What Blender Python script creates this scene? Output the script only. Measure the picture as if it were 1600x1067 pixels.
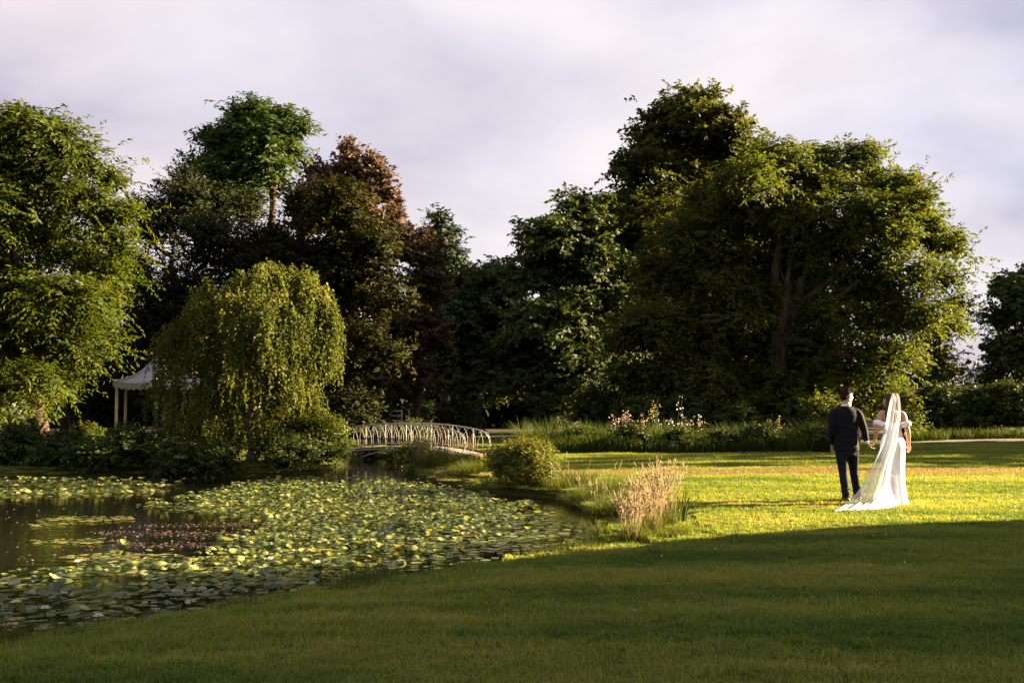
import bpy, bmesh, math
import numpy as np
from mathutils import Vector, Matrix

# ------------------------------------------------------------------ clean
for o in list(bpy.data.objects):
    bpy.data.objects.remove(o, do_unlink=True)
SC = bpy.context.scene
COL = SC.collection
R = math.radians

# ------------------------------------------------------------------ camera
IMW, IMH = 1600.0, 1067.0
FPX = IMW * 35.0 / 36.0
EYE = 1.5
HORIZON = 632.0
PITCH = math.atan((HORIZON - IMH / 2) / FPX)
cam_d = bpy.data.cameras.new('camera')
cam_d.lens = 35.0
cam_d.sensor_width = 36.0
cam_d.clip_end = 6000
cam = bpy.data.objects.new('camera', cam_d)
cam.location = (0, 0, EYE)
cam.rotation_euler = (R(90) + PITCH, 0, 0)
COL.objects.link(cam)
SC.camera = cam

# ------------------------------------------------------------------ sun and sky
SUN_AZ, SUN_EL = R(15), R(17)           # from +X towards +Y, above horizon
TO_SUN = Vector((math.cos(SUN_AZ) * math.cos(SUN_EL), math.sin(SUN_AZ) * math.cos(SUN_EL), math.sin(SUN_EL)))
EXPOSURE = 3.2
SKY_LEVEL = 1.0
sun_d = bpy.data.lights.new('sun', 'SUN')
sun_d.energy = 5.0
sun_d.angle = R(0.6)
sun_d.color = (1.0, 0.77, 0.45)
sun = bpy.data.objects.new('sun', sun_d)
sun.rotation_euler = (-TO_SUN).to_track_quat('-Z', 'Y').to_euler()
sun.location = (60, 15, 30)
COL.objects.link(sun)

SC.view_settings.view_transform = 'Standard'
SC.view_settings.look = 'None'
SC.view_settings.gamma = 1.0
SC.view_settings.use_curve_mapping = False
SC.view_settings.exposure = EXPOSURE
SC.cycles.use_denoising = True
SC.cycles.max_bounces = 6
SC.cycles.diffuse_bounces = 3
SC.cycles.glossy_bounces = 2
SC.cycles.transmission_bounces = 4
SC.cycles.transparent_max_bounces = 8
SC.cycles.caustics_reflective = False
SC.cycles.caustics_refractive = False

W = bpy.data.worlds.new('World')
SC.world = W
W.use_nodes = True
wn, wl = W.node_tree.nodes, W.node_tree.links
wn.clear()
out = wn.new('ShaderNodeOutputWorld')
bg = wn.new('ShaderNodeBackground')
sky = wn.new('ShaderNodeTexSky')
sky.sky_type = 'NISHITA'
sky.sun_disc = False
sky.sun_elevation = SUN_EL
sky.sun_rotation = R(90) - SUN_AZ
sky.air_density = 1.2
sky.dust_density = 2.0
tc = wn.new('ShaderNodeTexCoord')
mp = wn.new('ShaderNodeMapping')
mp.inputs['Rotation'].default_value = (R(12), R(-14), 0)
mp.inputs['Location'].default_value = (0.35, 0.1, 0.42)
mp.inputs['Scale'].default_value = (1.0, 1.0, 2.1)
wl.new(tc.outputs['Generated'], mp.inputs['Vector'])
n1 = wn.new('ShaderNodeTexNoise')
n1.inputs['Scale'].default_value = 2.0
n1.inputs['Detail'].default_value = 5
n1.inputs['Roughness'].default_value = 0.52
n1.inputs['Distortion'].default_value = 0.35
wl.new(mp.outputs[0], n1.inputs['Vector'])
cr = wn.new('ShaderNodeValToRGB')       # cloud brightness: violet-grey bases to warm white
el = cr.color_ramp.elements
el[0].position = 0.32
el[0].color = (0.47, 0.44, 0.60, 1)
el[1].position = 0.58
el[1].color = (0.95, 0.865, 0.88, 1)
e = el.new(0.43)
e.color = (0.72, 0.67, 0.77, 1)
wl.new(n1.outputs['Fac'], cr.inputs['Fac'])
sc_ = wn.new('ShaderNodeMix')
sc_.data_type = 'RGBA'
sc_.blend_type = 'MULTIPLY'
sc_.inputs['Factor'].default_value = 1.0
wl.new(cr.outputs['Color'], sc_.inputs['A'])
k = SKY_LEVEL / (2 ** EXPOSURE) / 0.1     # the background strength of 0.1 comes after this
sc_.inputs['B'].default_value = (k, k, k, 1)
n2 = wn.new('ShaderNodeTexNoise')
n2.inputs['Scale'].default_value = 1.7
n2.inputs['Detail'].default_value = 4
wl.new(mp.outputs[0], n2.inputs['Vector'])
mr = wn.new('ShaderNodeMapRange')         # nearly closed cloud deck, thinner in places
mr.inputs['From Min'].default_value = 0.35
mr.inputs['From Max'].default_value = 0.6
mr.inputs['To Min'].default_value = 0.94
mr.inputs['To Max'].default_value = 1.0
wl.new(n2.outputs['Fac'], mr.inputs['Value'])
mx = wn.new('ShaderNodeMix')
mx.data_type = 'RGBA'
wl.new(mr.outputs[0], mx.inputs['Factor'])
wl.new(sky.outputs[0], mx.inputs['A'])
wl.new(sc_.outputs['Result'], mx.inputs['B'])
wl.new(mx.outputs['Result'], bg.inputs['Color'])
bg.inputs['Strength'].default_value = 0.1
wl.new(bg.outputs[0], out.inputs[0])

# ------------------------------------------------------------------ helpers
CP, SP = math.cos(PITCH), math.sin(PITCH)


def ray(px, py):
    x = (px - 800.0) / FPX
    z = -(py - IMH / 2) / FPX
    return np.array([x, CP - z * SP, SP + z * CP])


def at(px, py, Y):
    d = ray(px, py)
    return np.array([0, 0, EYE]) + d * (Y / d[1])


def gnd(px, py, z=0.0):
    d = ray(px, py)
    return np.array([0, 0, EYE]) + d * ((z - EYE) / d[2])


def tag(o, label=None, cat=None, group=None, kind=None):
    if label: o['label'] = label
    if cat: o['category'] = cat
    if group: o['group'] = group
    if kind: o['kind'] = kind
    return o


def empty(name, loc=(0, 0, 0), rz=0.0):
    o = bpy.data.objects.new(name, None)
    o.location = loc
    o.rotation_euler = (0, 0, rz)
    o.empty_display_size = 0.2
    COL.objects.link(o)
    return o


def link(name, me, mat=None, parent=None, loc=None):
    o = bpy.data.objects.new(name, me)
    COL.objects.link(o)
    if mat is not None and len(me.materials) == 0:
        me.materials.append(mat)
    if parent is not None:
        o.parent = parent
    if loc is not None:
        o.location = loc
    return o


def mesh_np(name, verts, quads=None, tris=None, smooth=False, attrs=None):
    """mesh from numpy arrays: quads (n,4) and/or tris (n,3)"""
    me = bpy.data.meshes.new(name)
    verts = np.asarray(verts, dtype=np.float32)
    me.vertices.add(len(verts))
    me.vertices.foreach_set('co', verts.ravel())
    idx, starts, s = [], [], 0
    if quads is not None and len(quads):
        q = np.asarray(quads, dtype=np.int32)
        idx.append(q.ravel())
        starts.append(s + 4 * np.arange(len(q)))
        s += 4 * len(q)
    if tris is not None and len(tris):
        t = np.asarray(tris, dtype=np.int32)
        idx.append(t.ravel())
        starts.append(s + 3 * np.arange(len(t)))
        s += 3 * len(t)
    idx = np.concatenate(idx).astype(np.int32)
    starts = np.concatenate(starts).astype(np.int32)
    me.loops.add(len(idx))
    me.loops.foreach_set('vertex_index', idx)
    me.polygons.add(len(starts))
    me.polygons.foreach_set('loop_start', starts)
    if smooth:
        me.polygons.foreach_set('use_smooth', np.ones(len(starts), dtype=bool))
    if attrs:
        for an, av in attrs.items():
            a = me.attributes.new(an, 'FLOAT', 'POINT')
            a.data.foreach_set('value', np.asarray(av, dtype=np.float32))
    me.update(calc_edges=True)
    me.validate()
    return me


class MB:
    """collects shapes into one mesh"""
    def __init__(self):
        self.v, self.q, self.t, self.n = [], [], [], 0

    def add(self, v, q=None, t=None):
        v = np.asarray(v, float)
        if q is not None and len(q): self.q.append(np.asarray(q) + self.n)
        if t is not None and len(t): self.t.append(np.asarray(t) + self.n)
        self.v.append(v)
        self.n += len(v)

    def box(self, c, s, rz=0.0):
        c = np.asarray(c, float)
        h = np.asarray(s, float) / 2
        p = np.array([[x, y, z] for z in (-1, 1) for y in (-1, 1) for x in (-1, 1)]) * h
        if rz:
            cs, sn = math.cos(rz), math.sin(rz)
            p = np.stack([p[:, 0] * cs - p[:, 1] * sn, p[:, 0] * sn + p[:, 1] * cs, p[:, 2]], 1)
        self.add(p + c, [[0, 2, 3, 1], [4, 5, 7, 6], [0, 1, 5, 4], [2, 6, 7, 3], [0, 4, 6, 2], [1, 3, 7, 5]])

    def tube(self, pts, rad, n=8, cap=True):
        pts = np.asarray(pts, float)
        m = len(pts)
        rad = np.full(m, rad, float) if np.isscalar(rad) else np.asarray(rad, float)
        tan = np.gradient(pts, axis=0)
        tan /= np.linalg.norm(tan, axis=1)[:, None] + 1e-9
        ref = np.array([0, 0, 1.0]) if abs(tan[:, 2]).mean() < 0.8 else np.array([1.0, 0, 0])
        ang = np.arange(n) / n * 2 * math.pi
        V = []
        for i in range(m):
            u = np.cross(tan[i], ref); u /= np.linalg.norm(u) + 1e-9
            w = np.cross(tan[i], u)
            V.append(pts[i] + rad[i] * (np.cos(ang)[:, None] * u + np.sin(ang)[:, None] * w))
        V = np.concatenate(V)
        q = []
        for i in range(m - 1):
            for j in range(n):
                a, b = i * n + j, i * n + (j + 1) % n
                q.append([a, b, b + n, a + n])
        t = []
        if cap:
            base = len(V)
            V = np.concatenate([V, [pts[0], pts[-1]]])
            for j in range(n):
                t.append([base, (j + 1) % n, j])
                t.append([base + 1, (m - 1) * n + j, (m - 1) * n + (j + 1) % n])
        self.add(V, q, t)

    def rings(self, rings, closed_caps=True):
        """loft of rings, each (n,3)"""
        rings = [np.asarray(r, float) for r in rings]
        n = len(rings[0])
        V = np.concatenate(rings)
        q = []
        for i in range(len(rings) - 1):
            for j in range(n):
                a, b = i * n + j, i * n + (j + 1) % n
                q.append([a, b, b + n, a + n])
        t = []
        if closed_caps:
            base = len(V)
            V = np.concatenate([V, [rings[0].mean(0), rings[-1].mean(0)]])
            m = len(rings)
            for j in range(n):
                t.append([base, (j + 1) % n, j])
                t.append([base + 1, (m - 1) * n + j, (m - 1) * n + (j + 1) % n])
        self.add(V, q, t)

    def ball(self, c, r, n=10, m=7):
        c = np.asarray(c, float)
        r = np.asarray([r, r, r] if np.isscalar(r) else r, float)
        ang = np.arange(n) / n * 2 * math.pi
        rg = []
        for i in range(m):
            th = math.pi * (i + 0.5) / m
            rg.append(c + np.stack([np.sin(th) * np.cos(ang) * r[0], np.sin(th) * np.sin(ang) * r[1],
                                    np.full(n, -np.cos(th) * r[2])], 1))
        self.rings(rg)

    def mesh(self, name, smooth=False):
        return mesh_np(name, np.concatenate(self.v), np.concatenate(self.q) if self.q else None,
                       np.concatenate(self.t) if self.t else None, smooth)

    def build(self, name, mat, parent=None, smooth=False, loc=None):
        return link(name, self.mesh(name, smooth), mat, parent, loc)


def smoothstep(a, b, x):
    t = np.clip((x - a) / (b - a), 0, 1)
    return t * t * (3 - 2 * t)


# ------------------------------------------------------------------ materials
def newmat(name):
    m = bpy.data.materials.new(name)
    m.use_nodes = True
    m.node_tree.nodes.clear()
    return m, m.node_tree.nodes, m.node_tree.links


def noise(nd, ln, scale, detail=3, vec=None, rough=0.5, dist=0.0):
    n = nd.new('ShaderNodeTexNoise')
    n.inputs['Scale'].default_value = scale
    n.inputs['Detail'].default_value = detail
    n.inputs['Roughness'].default_value = rough
    n.inputs['Distortion'].default_value = dist
    if vec is None:
        g = nd.new('ShaderNodeNewGeometry')
        vec = g.outputs['Position']
    ln.new(vec, n.inputs['Vector'])
    return n


def ramp(nd, ln, fac, stops):
    r = nd.new('ShaderNodeValToRGB')
    e = r.color_ramp.elements
    while len(e) < len(stops): e.new(0.5)
    for i, (p, c) in enumerate(stops):
        e[i].position = p
        e[i].color = (*c, 1)
    ln.new(fac, r.inputs['Fac'])
    return r


def mixc(nd, ln, fac, a, b, mode='MIX'):
    m = nd.new('ShaderNodeMix')
    m.data_type = 'RGBA'
    m.blend_type = mode
    for sock, v in (('Factor', fac), ('A', a), ('B', b)):
        if isinstance(v, (int, float)): m.inputs[sock].default_value = v
        elif isinstance(v, tuple): m.inputs[sock].default_value = (*v, 1)
        else: ln.new(v, m.inputs[sock])
    return m.outputs['Result']


def mat_plain(name, c1, c2=None, scale=8.0, rough=0.6, bump=0.0, bscale=30.0, metal=0.0, spec=0.4, detail=4, coat=0.0):
    m, nd, ln = newmat(name)
    o = nd.new('ShaderNodeOutputMaterial')
    p = nd.new('ShaderNodeBsdfPrincipled')
    p.inputs['Roughness'].default_value = rough
    p.inputs['Metallic'].default_value = metal
    p.inputs['Specular IOR Level'].default_value = spec
    p.inputs['Coat Weight'].default_value = coat
    t = nd.new('ShaderNodeTexCoord')
    n = noise(nd, ln, scale, detail, t.outputs['Object'])
    c2 = c2 or tuple(x * 0.75 for x in c1)
    r = ramp(nd, ln, n.outputs['Fac'], [(0.3, c1), (0.7, c2)])
    ln.new(r.outputs['Color'], p.inputs['Base Color'])
    if bump:
        b = nd.new('ShaderNodeBump')
        b.inputs['Strength'].default_value = bump
        b.inputs['Distance'].default_value = 0.02
        nb = noise(nd, ln, bscale, 4, t.outputs['Object'])
        ln.new(nb.outputs['Fac'], b.inputs['Height'])
        ln.new(b.outputs[0], p.inputs['Normal'])
    ln.new(p.outputs[0], o.inputs[0])
    return m


def mat_leaf(name, dark, light, other=None, other_amt=0.12, trans=0.35, tcol=None, rough=0.62, spec=0.12, nscale=0.5):
    """leaves: colour varies from spray to spray (attribute 'tint') and in broad patches"""
    m, nd, ln = newmat(name)
    o = nd.new('ShaderNodeOutputMaterial')
    a = nd.new('ShaderNodeAttribute')
    a.attribute_name = 'tint'
    n = noise(nd, ln, nscale, 2)
    ad = nd.new('ShaderNodeMath')
    ad.operation = 'MULTIPLY_ADD'
    ln.new(n.outputs['Fac'], ad.inputs[0])
    ad.inputs[1].default_value = 0.8
    sub = nd.new('ShaderNodeMath')
    sub.operation = 'MULTIPLY_ADD'
    ln.new(a.outputs['Fac'], sub.inputs[0])
    sub.inputs[1].default_value = 0.8
    sub.inputs[2].default_value = -0.3
    ln.new(sub.outputs[0], ad.inputs[2])
    stops = [(0.0, dark), (0.85, light)]
    if other: stops = [(0.0, dark), (0.9 - other_amt, light), (0.97, other)]
    r = ramp(nd, ln, ad.outputs[0], stops)
    p = nd.new('ShaderNodeBsdfPrincipled')
    p.inputs['Roughness'].default_value = rough
    p.inputs['Specular IOR Level'].default_value = spec
    ln.new(r.outputs['Color'], p.inputs['Base Color'])
    tr = nd.new('ShaderNodeBsdfTranslucent')
    tc_ = mixc(nd, ln, 1.0, r.outputs['Color'], tcol or (1.5, 1.35, 0.5), 'MULTIPLY')
    ln.new(tc_, tr.inputs['Color'])
    ms = nd.new('ShaderNodeMixShader')
    ms.inputs[0].default_value = trans
    ln.new(p.outputs[0], ms.inputs[1])
    ln.new(tr.outputs[0], ms.inputs[2])
    ln.new(ms.outputs[0], o.inputs[0])
    return m


def mat_bark(name, c1, c2, scale=6.0):
    m, nd, ln = newmat(name)
    o = nd.new('ShaderNodeOutputMaterial')
    p = nd.new('ShaderNodeBsdfPrincipled')
    p.inputs['Roughness'].default_value = 0.9
    p.inputs['Specular IOR Level'].default_value = 0.15
    t = nd.new('ShaderNodeTexCoord')
    mp = nd.new('ShaderNodeMapping')
    mp.inputs['Scale'].default_value = (1, 1, 0.22)
    ln.new(t.outputs['Object'], mp.inputs[0])
    n = noise(nd, ln, scale, 5, mp.outputs[0], 0.65, 0.6)
    r = ramp(nd, ln, n.outputs['Fac'], [(0.35, c1), (0.65, c2)])
    ln.new(r.outputs['Color'], p.inputs['Base Color'])
    b = nd.new('ShaderNodeBump')
    b.inputs['Strength'].default_value = 0.9
    b.inputs['Distance'].default_value = 0.06
    ln.new(n.outputs['Fac'], b.inputs['Height'])
    ln.new(b.outputs[0], p.inputs['Normal'])
    ln.new(p.outputs[0], o.inputs[0])
    return m


BARK = mat_bark('bark_brown', (0.022, 0.016, 0.012), (0.065, 0.046, 0.032))
BARK_RED = mat_bark('bark_reddish', (0.025, 0.015, 0.011), (0.085, 0.052, 0.036))
BARK_BIRCH = mat_bark('bark_birch', (0.16, 0.13, 0.10), (0.5, 0.46, 0.40), 9)

L_LOCUST = mat_leaf('leaf_locust', (0.018, 0.034, 0.005), (0.066, 0.086, 0.008), (0.11, 0.075, 0.02), 0.06, trans=0.42)
L_LOCUST2 = mat_leaf('leaf_locust_far', (0.016, 0.036, 0.008), (0.045, 0.070, 0.011), trans=0.35)
L_YEW = mat_leaf('leaf_yew', (0.008, 0.012, 0.004), (0.032, 0.030, 0.006), (0.055, 0.038, 0.010), 0.12, trans=0.15, rough=0.75, spec=0.05)
L_CYPRESS = mat_leaf('leaf_cypress', (0.010, 0.015, 0.007), (0.030, 0.034, 0.011), trans=0.08, rough=0.75, spec=0.05)
L_COPPER = mat_leaf('leaf_copper', (0.055, 0.040, 0.028), (0.155, 0.105, 0.075), trans=0.3, tcol=(1.2, 1.0, 0.7), nscale=0.9)
L_PLUM = mat_leaf('leaf_plum', (0.026, 0.016, 0.010), (0.055, 0.038, 0.018), trans=0.15)
L_CONIFER = mat_leaf('leaf_conifer', (0.012, 0.024, 0.014), (0.032, 0.05, 0.024), trans=0.1, rough=0.7)
L_OAK = mat_leaf('leaf_oak', (0.020, 0.036, 0.012), (0.056, 0.074, 0.020), trans=0.28)
L_LIME = mat_leaf('leaf_lime', (0.017, 0.027, 0.006), (0.060, 0.068, 0.012), (0.11, 0.09, 0.02), 0.08, trans=0.45)
L_ASH = mat_leaf('leaf_ash', (0.022, 0.038, 0.007), (0.070, 0.088, 0.013), (0.12, 0.095, 0.025), 0.08, trans=0.5)
L_FEATHER = mat_leaf('leaf_feathery', (0.022, 0.034, 0.007), (0.064, 0.074, 0.012), trans=0.42)
L_BIRCH = mat_leaf('leaf_birch', (0.026, 0.038, 0.008), (0.088, 0.102, 0.018), (0.17, 0.16, 0.045), 0.10, trans=0.38)
L_SHRUB = mat_leaf('leaf_shrub', (0.016, 0.028, 0.008), (0.05, 0.068, 0.014), trans=0.25)
L_BRIGHT = mat_leaf('leaf_shrub_bright', (0.024, 0.040, 0.006), (0.07, 0.088, 0.014), (0.14, 0.08, 0.025), 0.08, trans=0.4)
L_DOME = mat_leaf('leaf_dome_bush', (0.040, 0.056, 0.009), (0.120, 0.130, 0.020), (0.17, 0.11, 0.02), 0.08, trans=0.3)
L_REED = mat_leaf('leaf_reed', (0.022, 0.04, 0.010), (0.062, 0.085, 0.022), trans=0.35)
L_TALLGRASS = mat_leaf('leaf_tall_grass', (0.038, 0.060, 0.012), (0.10, 0.115, 0.025), trans=0.42)
L_STRAW = mat_leaf('leaf_straw', (0.16, 0.135, 0.085), (0.29, 0.245, 0.165), trans=0.4, tcol=(1.2, 1.0, 0.75))
L_FAR = mat_leaf('leaf_far_wood', (0.010, 0.015, 0.008), (0.028, 0.034, 0.012), trans=0.1)

WHITE_IRON = mat_plain('white_painted_iron', (0.33, 0.315, 0.30), (0.17, 0.155, 0.14), 14, 0.5, 0.3, 60)
WHITE_PAINT = mat_plain('white_canopy_paint', (0.40, 0.39, 0.41), (0.25, 0.24, 0.25), 4, 0.5)
CREAM_POST = mat_plain('cream_post_paint', (0.62, 0.54, 0.42), (0.45, 0.37, 0.27), 7, 0.6)


# ------------------------------------------------------------------ foliage generator
def unit(v):
    return v / (np.linalg.norm(v, axis=-1, keepdims=True) + 1e-9)


def leaf_arrays(P, A, N, L, Wd, tint):
    """one folded diamond leaf per row"""
    P = P.reshape(-1, 3); A = unit(A.reshape(-1, 3)); N = N.reshape(-1, 3)
    L = np.broadcast_to(L, P.shape[:1]).reshape(-1, 1) if np.ndim(L) else np.full((len(P), 1), L)
    Wd = np.full((len(P), 1), Wd) if np.ndim(Wd) == 0 else np.asarray(Wd).reshape(-1, 1)
    S = unit(np.cross(A, N))
    N = unit(np.cross(S, A))
    b = P
    l = P + A * L * 0.45 + S * Wd * 0.5 + N * Wd * 0.18
    r = P + A * L * 0.45 - S * Wd * 0.5 + N * Wd * 0.18
    t = P + A * L - N * L * 0.08
    V = np.stack([b, r, t, l], 1).reshape(-1, 3)
    return V, np.repeat(tint.reshape(-1), 4)


def foliage_mesh(name, V, T):
    n = len(V) // 4
    return mesh_np(name, V, quads=np.arange(n * 4).reshape(n, 4), attrs={'tint': T})


def crown_arrays(blobs, n_leaf, rng, L=0.14, Wd=0.07, clump=0.55, spray=0.5, droop=0.25, nl=9, S=7,
                 fill=0.12, flat=0.5, up=0.1, keep=0.62, rnd=0.45):
    B = np.asarray(blobs, float)
    w = (B[:, 3] * B[:, 4] * B[:, 5]) ** (2 / 3)
    K = max(8, int(n_leaf * (1 - fill) / (nl * S)))
    C, O = np.zeros((0, 3)), np.zeros((0, 3))
    while len(C) < K:
        m = (K - len(C)) * 2 + 20
        bi = rng.choice(len(B), m, p=w / w.sum())
        d = unit(rng.normal(size=(m, 3)))
        d[:, 2] = np.where(d[:, 2] < -0.55, -d[:, 2], d[:, 2])
        u = 0.98 - 0.34 * rng.random(m) ** 1.4 + 0.03 * rng.normal(size=m)
        c = B[bi, :3] + B[bi, 3:] * d * u[:, None]
        nd_ = np.linalg.norm((c[:, None, :] - B[None, :, :3]) / B[None, :, 3:], axis=2)
        nd_[np.arange(m), bi] = 9
        ok = (nd_.min(1) > keep) if len(B) > 1 else np.ones(m, bool)
        C = np.concatenate([C, c[ok]]); O = np.concatenate([O, unit(d / B[bi, 3:])[ok]])
    C, O = C[:K], O[:K]
    ct = rng.random(K)
    cs = clump * (0.55 + 0.9 * rng.random((K, 1, 1)))
    sb = C[:, None, :] + rng.normal(size=(K, S, 3)) * cs * np.array([0.55, 0.55, 0.55 * flat])
    sd = unit(O[:, None, :] * 0.8 + rng.normal(size=(K, S, 3)) * 0.55 + np.array([0, 0, up - droop * 0.4]))
    sl = spray * (0.6 + 0.8 * rng.random((K, S, 1)))
    t = (np.arange(nl) + 0.5) / nl
    P = sb[:, :, None, :] + sd[:, :, None, :] * (sl * t)[..., None]
    P[..., 2] -= (droop * sl * t ** 2)
    side = unit(np.cross(sd, np.array([0.05, 0.02, 1.0])))[:, :, None, :]
    sg = np.where(np.arange(nl) % 2 == 0, 1, -1)[None, None, :, None]
    A = sd[:, :, None, :] * 0.55 + side * sg * 0.8 + rng.normal(size=P.shape) * 0.3
    A[..., 2] -= droop
    loc = unit(P - C[:, None, None, :] + O[:, None, None, :] * clump * 0.5)
    N = np.array([0, 0, 0.45]) + loc * 0.9 + O[:, None, None, :] * 0.3 + rng.normal(size=P.shape) * rnd
    tint = np.clip(ct[:, None, None] * 0.6 + rng.random(P.shape[:3]) * 0.4, 0, 1)
    Ls = L * (0.7 + 0.6 * rng.random(P.shape[:3])).reshape(-1)
    V1, T1 = leaf_arrays(P, A, N, Ls, Ls * Wd / L, tint)
    nf = int(n_leaf * fill)
    if nf:
        bi = rng.choice(len(B), nf, p=w / w.sum())
        d = unit(rng.normal(size=(nf, 3)))
        c = B[bi, :3] + B[bi, 3:] * d * (0.35 + 0.45 * rng.random((nf, 1)))
        V2, T2 = leaf_arrays(c, rng.normal(size=(nf, 3)), rng.normal(size=(nf, 3)), L * 1.5, Wd * 1.9, rng.random(nf) * 0.4)
        V1 = np.concatenate([V1, V2]); T1 = np.concatenate([T1, T2])
    return V1, T1


def px_blobs(lst, Y, rng, deep=1.0, spread=0.0, lumps=3, inset=0.32):
    """(px, py, radius px [, dy [, squash]]) at distance Y -> ellipsoids"""
    out_ = []
    for b in lst:
        px, py, r = b[:3]
        dy = b[3] if len(b) > 3 else rng.uniform(-spread, spread)
        sq = b[4] if len(b) > 4 else 0.85
        c = at(px, py, Y + dy)
        rr = r / FPX * (Y + dy)
        rr = max(rr - inset, rr * 0.6)
        out_.append([*c, rr * 0.92, rr * deep * 0.92, rr * sq * 0.92])
        for _ in range(lumps):
            d = unit(rng.normal(size=3))
            d[2] = abs(d[2]) if rng.random() < 0.75 else d[2]
            r2 = rr * rng.uniform(0.36, 0.55)
            out_.append([*(c + d * np.array([rr, rr * deep, rr * sq]) * 0.74), r2, r2, r2 * 0.75])
    return out_


def bent(p0, p1, rng, n=6, wob=0.06, sag=0.0):
    p0, p1 = np.asarray(p0, float), np.asarray(p1, float)
    t = np.linspace(0, 1, n)[:, None]
    L = np.linalg.norm(p1 - p0)
    p = p0 + (p1 - p0) * t
    p += rng.normal(size=(n, 3)) * wob * L * np.sin(math.pi * t) 
    p[:, 2] += sag * L * np.sin(math.pi * t[:, 0])
    return p


def make_tree(name, label, base, fork, r0, blobs, leafmat, bark, rng, n_leaf, limbs=10, cat='tree', group=None, twigs=True, **kw):
    """trunk with limbs to the crown's masses, and the crown of leaves"""
    root = empty(name, base)
    tag(root, label, cat, group)
    base = np.asarray(base, float)
    fork = np.asarray(fork, float)
    mb = MB()
    pts = bent(base - [0, 0, 0.15], fork, rng, 7, 0.03)
    rad = np.linspace(r0, r0 * 0.62, 7); rad[0] *= 1.45; rad[1] *= 1.1
    mb.tube(pts - base, rad, 10)
    B = np.asarray(blobs)
    order = np.argsort(-B[:, 3])[:limbs]
    for i in order:
        st = fork - (fork - base) * rng.uniform(0, 0.12)
        end = B[i, :3]
        p = bent(st, end, rng, 7, 0.05, 0.06)
        mb.tube(p - base, np.linspace(r0 * 0.5, r0 * 0.10, 7), 6)
        if twigs:
            for k_ in range(5):
                d = unit(rng.normal(size=3)); d[2] = abs(d[2]) * 0.8
                e = B[i, :3] + d * B[i, 3:] * rng.uniform(0.7, 1.0)
                s = p[rng.integers(3, 7)]
                q = bent(s, e, rng, 5, 0.07, 0.04)
                mb.tube(q - base, np.linspace(r0 * 0.14, r0 * 0.03, 5), 4, cap=False)
    mb.build('trunk', bark, root, True)
    V, T = crown_arrays(blobs, n_leaf, rng, **kw)
    o = link('crown', foliage_mesh(name + '_crown', V - base, T), leafmat, root)
    o['kind'] = 'stuff'
    return root

# ------------------------------------------------------------------ terrain: lawn, pond basin
WATER_Z = -0.22
_shore = [(-700, 1035), (-300, 1020), (0, 1003), (150, 988), (300, 962), (420, 942), (520, 926), (620, 908), (720, 891), (820, 874),
          (890, 860), (932, 842), (945, 822), (930, 805), (905, 790), (870, 779), (820, 775), (760, 768), (705, 757), (660, 749)]
_far = [(500, 741), (470, 743), (380, 744), (250, 744), (100, 747), (0, 749), (-200, 756), (-600, 770)]
POND = np.array([gnd(x, y, WATER_Z)[:2] for x, y in _shore] +
                [[-2.75, 26.6], [-2.2, 29.0], [-0.7, 32.0], [0.2, 36.0], [-2.6, 36.2], [-4.0, 33.0], [-4.9, 30.0], [-4.7, 27.6]] +
                [gnd(x, y, WATER_Z)[:2] for x, y in _far])


def poly_sd(P, x, y):
    """signed distance to polygon, positive outside"""
    x = np.asarray(x, float); y = np.asarray(y, float)
    d2 = np.full(x.shape, 1e9)
    inside = np.zeros(x.shape, bool)
    n = len(P)
    for i in range(n):
        a, b = P[i], P[(i + 1) % n]
        ex, ey = b - a
        wx, wy = x - a[0], y - a[1]
        t = np.clip((wx * ex + wy * ey) / (ex * ex + ey * ey + 1e-12), 0, 1)
        d2 = np.minimum(d2, (wx - ex * t) ** 2 + (wy - ey * t) ** 2)
        c = ((a[1] > y) != (b[1] > y)) & (x < (b[0] - a[0]) * (y - a[1]) / (b[1] - a[1] + 1e-12) + a[0])
        inside ^= c
    d = np.sqrt(d2)
    return np.where(inside, -d, d)


def ground_z(x, y):
    x = np.asarray(x, float); y = np.asarray(y, float)
    d = poly_sd(POND, x, y) + 0.10 * np.sin(x * 2.1 + y * 0.7) * np.sin(y * 1.7 - x * 0.5)
    wob = 0.025 * np.sin(x * 0.45 + 1.3) * np.cos(y * 0.38) + 0.012 * np.sin(x * 1.3 - y * 0.9)
    wid = 0.9 + 1.2 * smoothstep(16.0, 11.0, y)
    bank = WATER_Z * (1 - np.clip(d / wid, 0, 1)) ** 1.35
    bed = WATER_Z - np.clip(-d * 0.45, 0, 0.6)
    z = np.where(d > 0, bank, bed)
    return z + wob * smoothstep(0.5, 2.5, d)


def axis_coords(lo, hi, step, far):
    core = np.arange(lo, hi + step * 0.5, step)
    g = [1.5, 4, 9, 18, 35, 70, 150, 350, 800, far]
    return np.concatenate([[lo - v for v in g[::-1]], core, [hi + v for v in g]])


gx, gy = axis_coords(-24, 24, 0.28, 3000), axis_coords(1.0, 46, 0.28, 3000)
GX, GY = np.meshgrid(gx, gy)
GZ = ground_z(GX.ravel(), GY.ravel())
nx, ny = len(gx), len(gy)
ii = (np.arange(ny - 1)[:, None] * nx + np.arange(nx - 1)[None, :]).ravel()
gq = np.stack([ii, ii + 1, ii + 1 + nx, ii + nx], 1)

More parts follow.
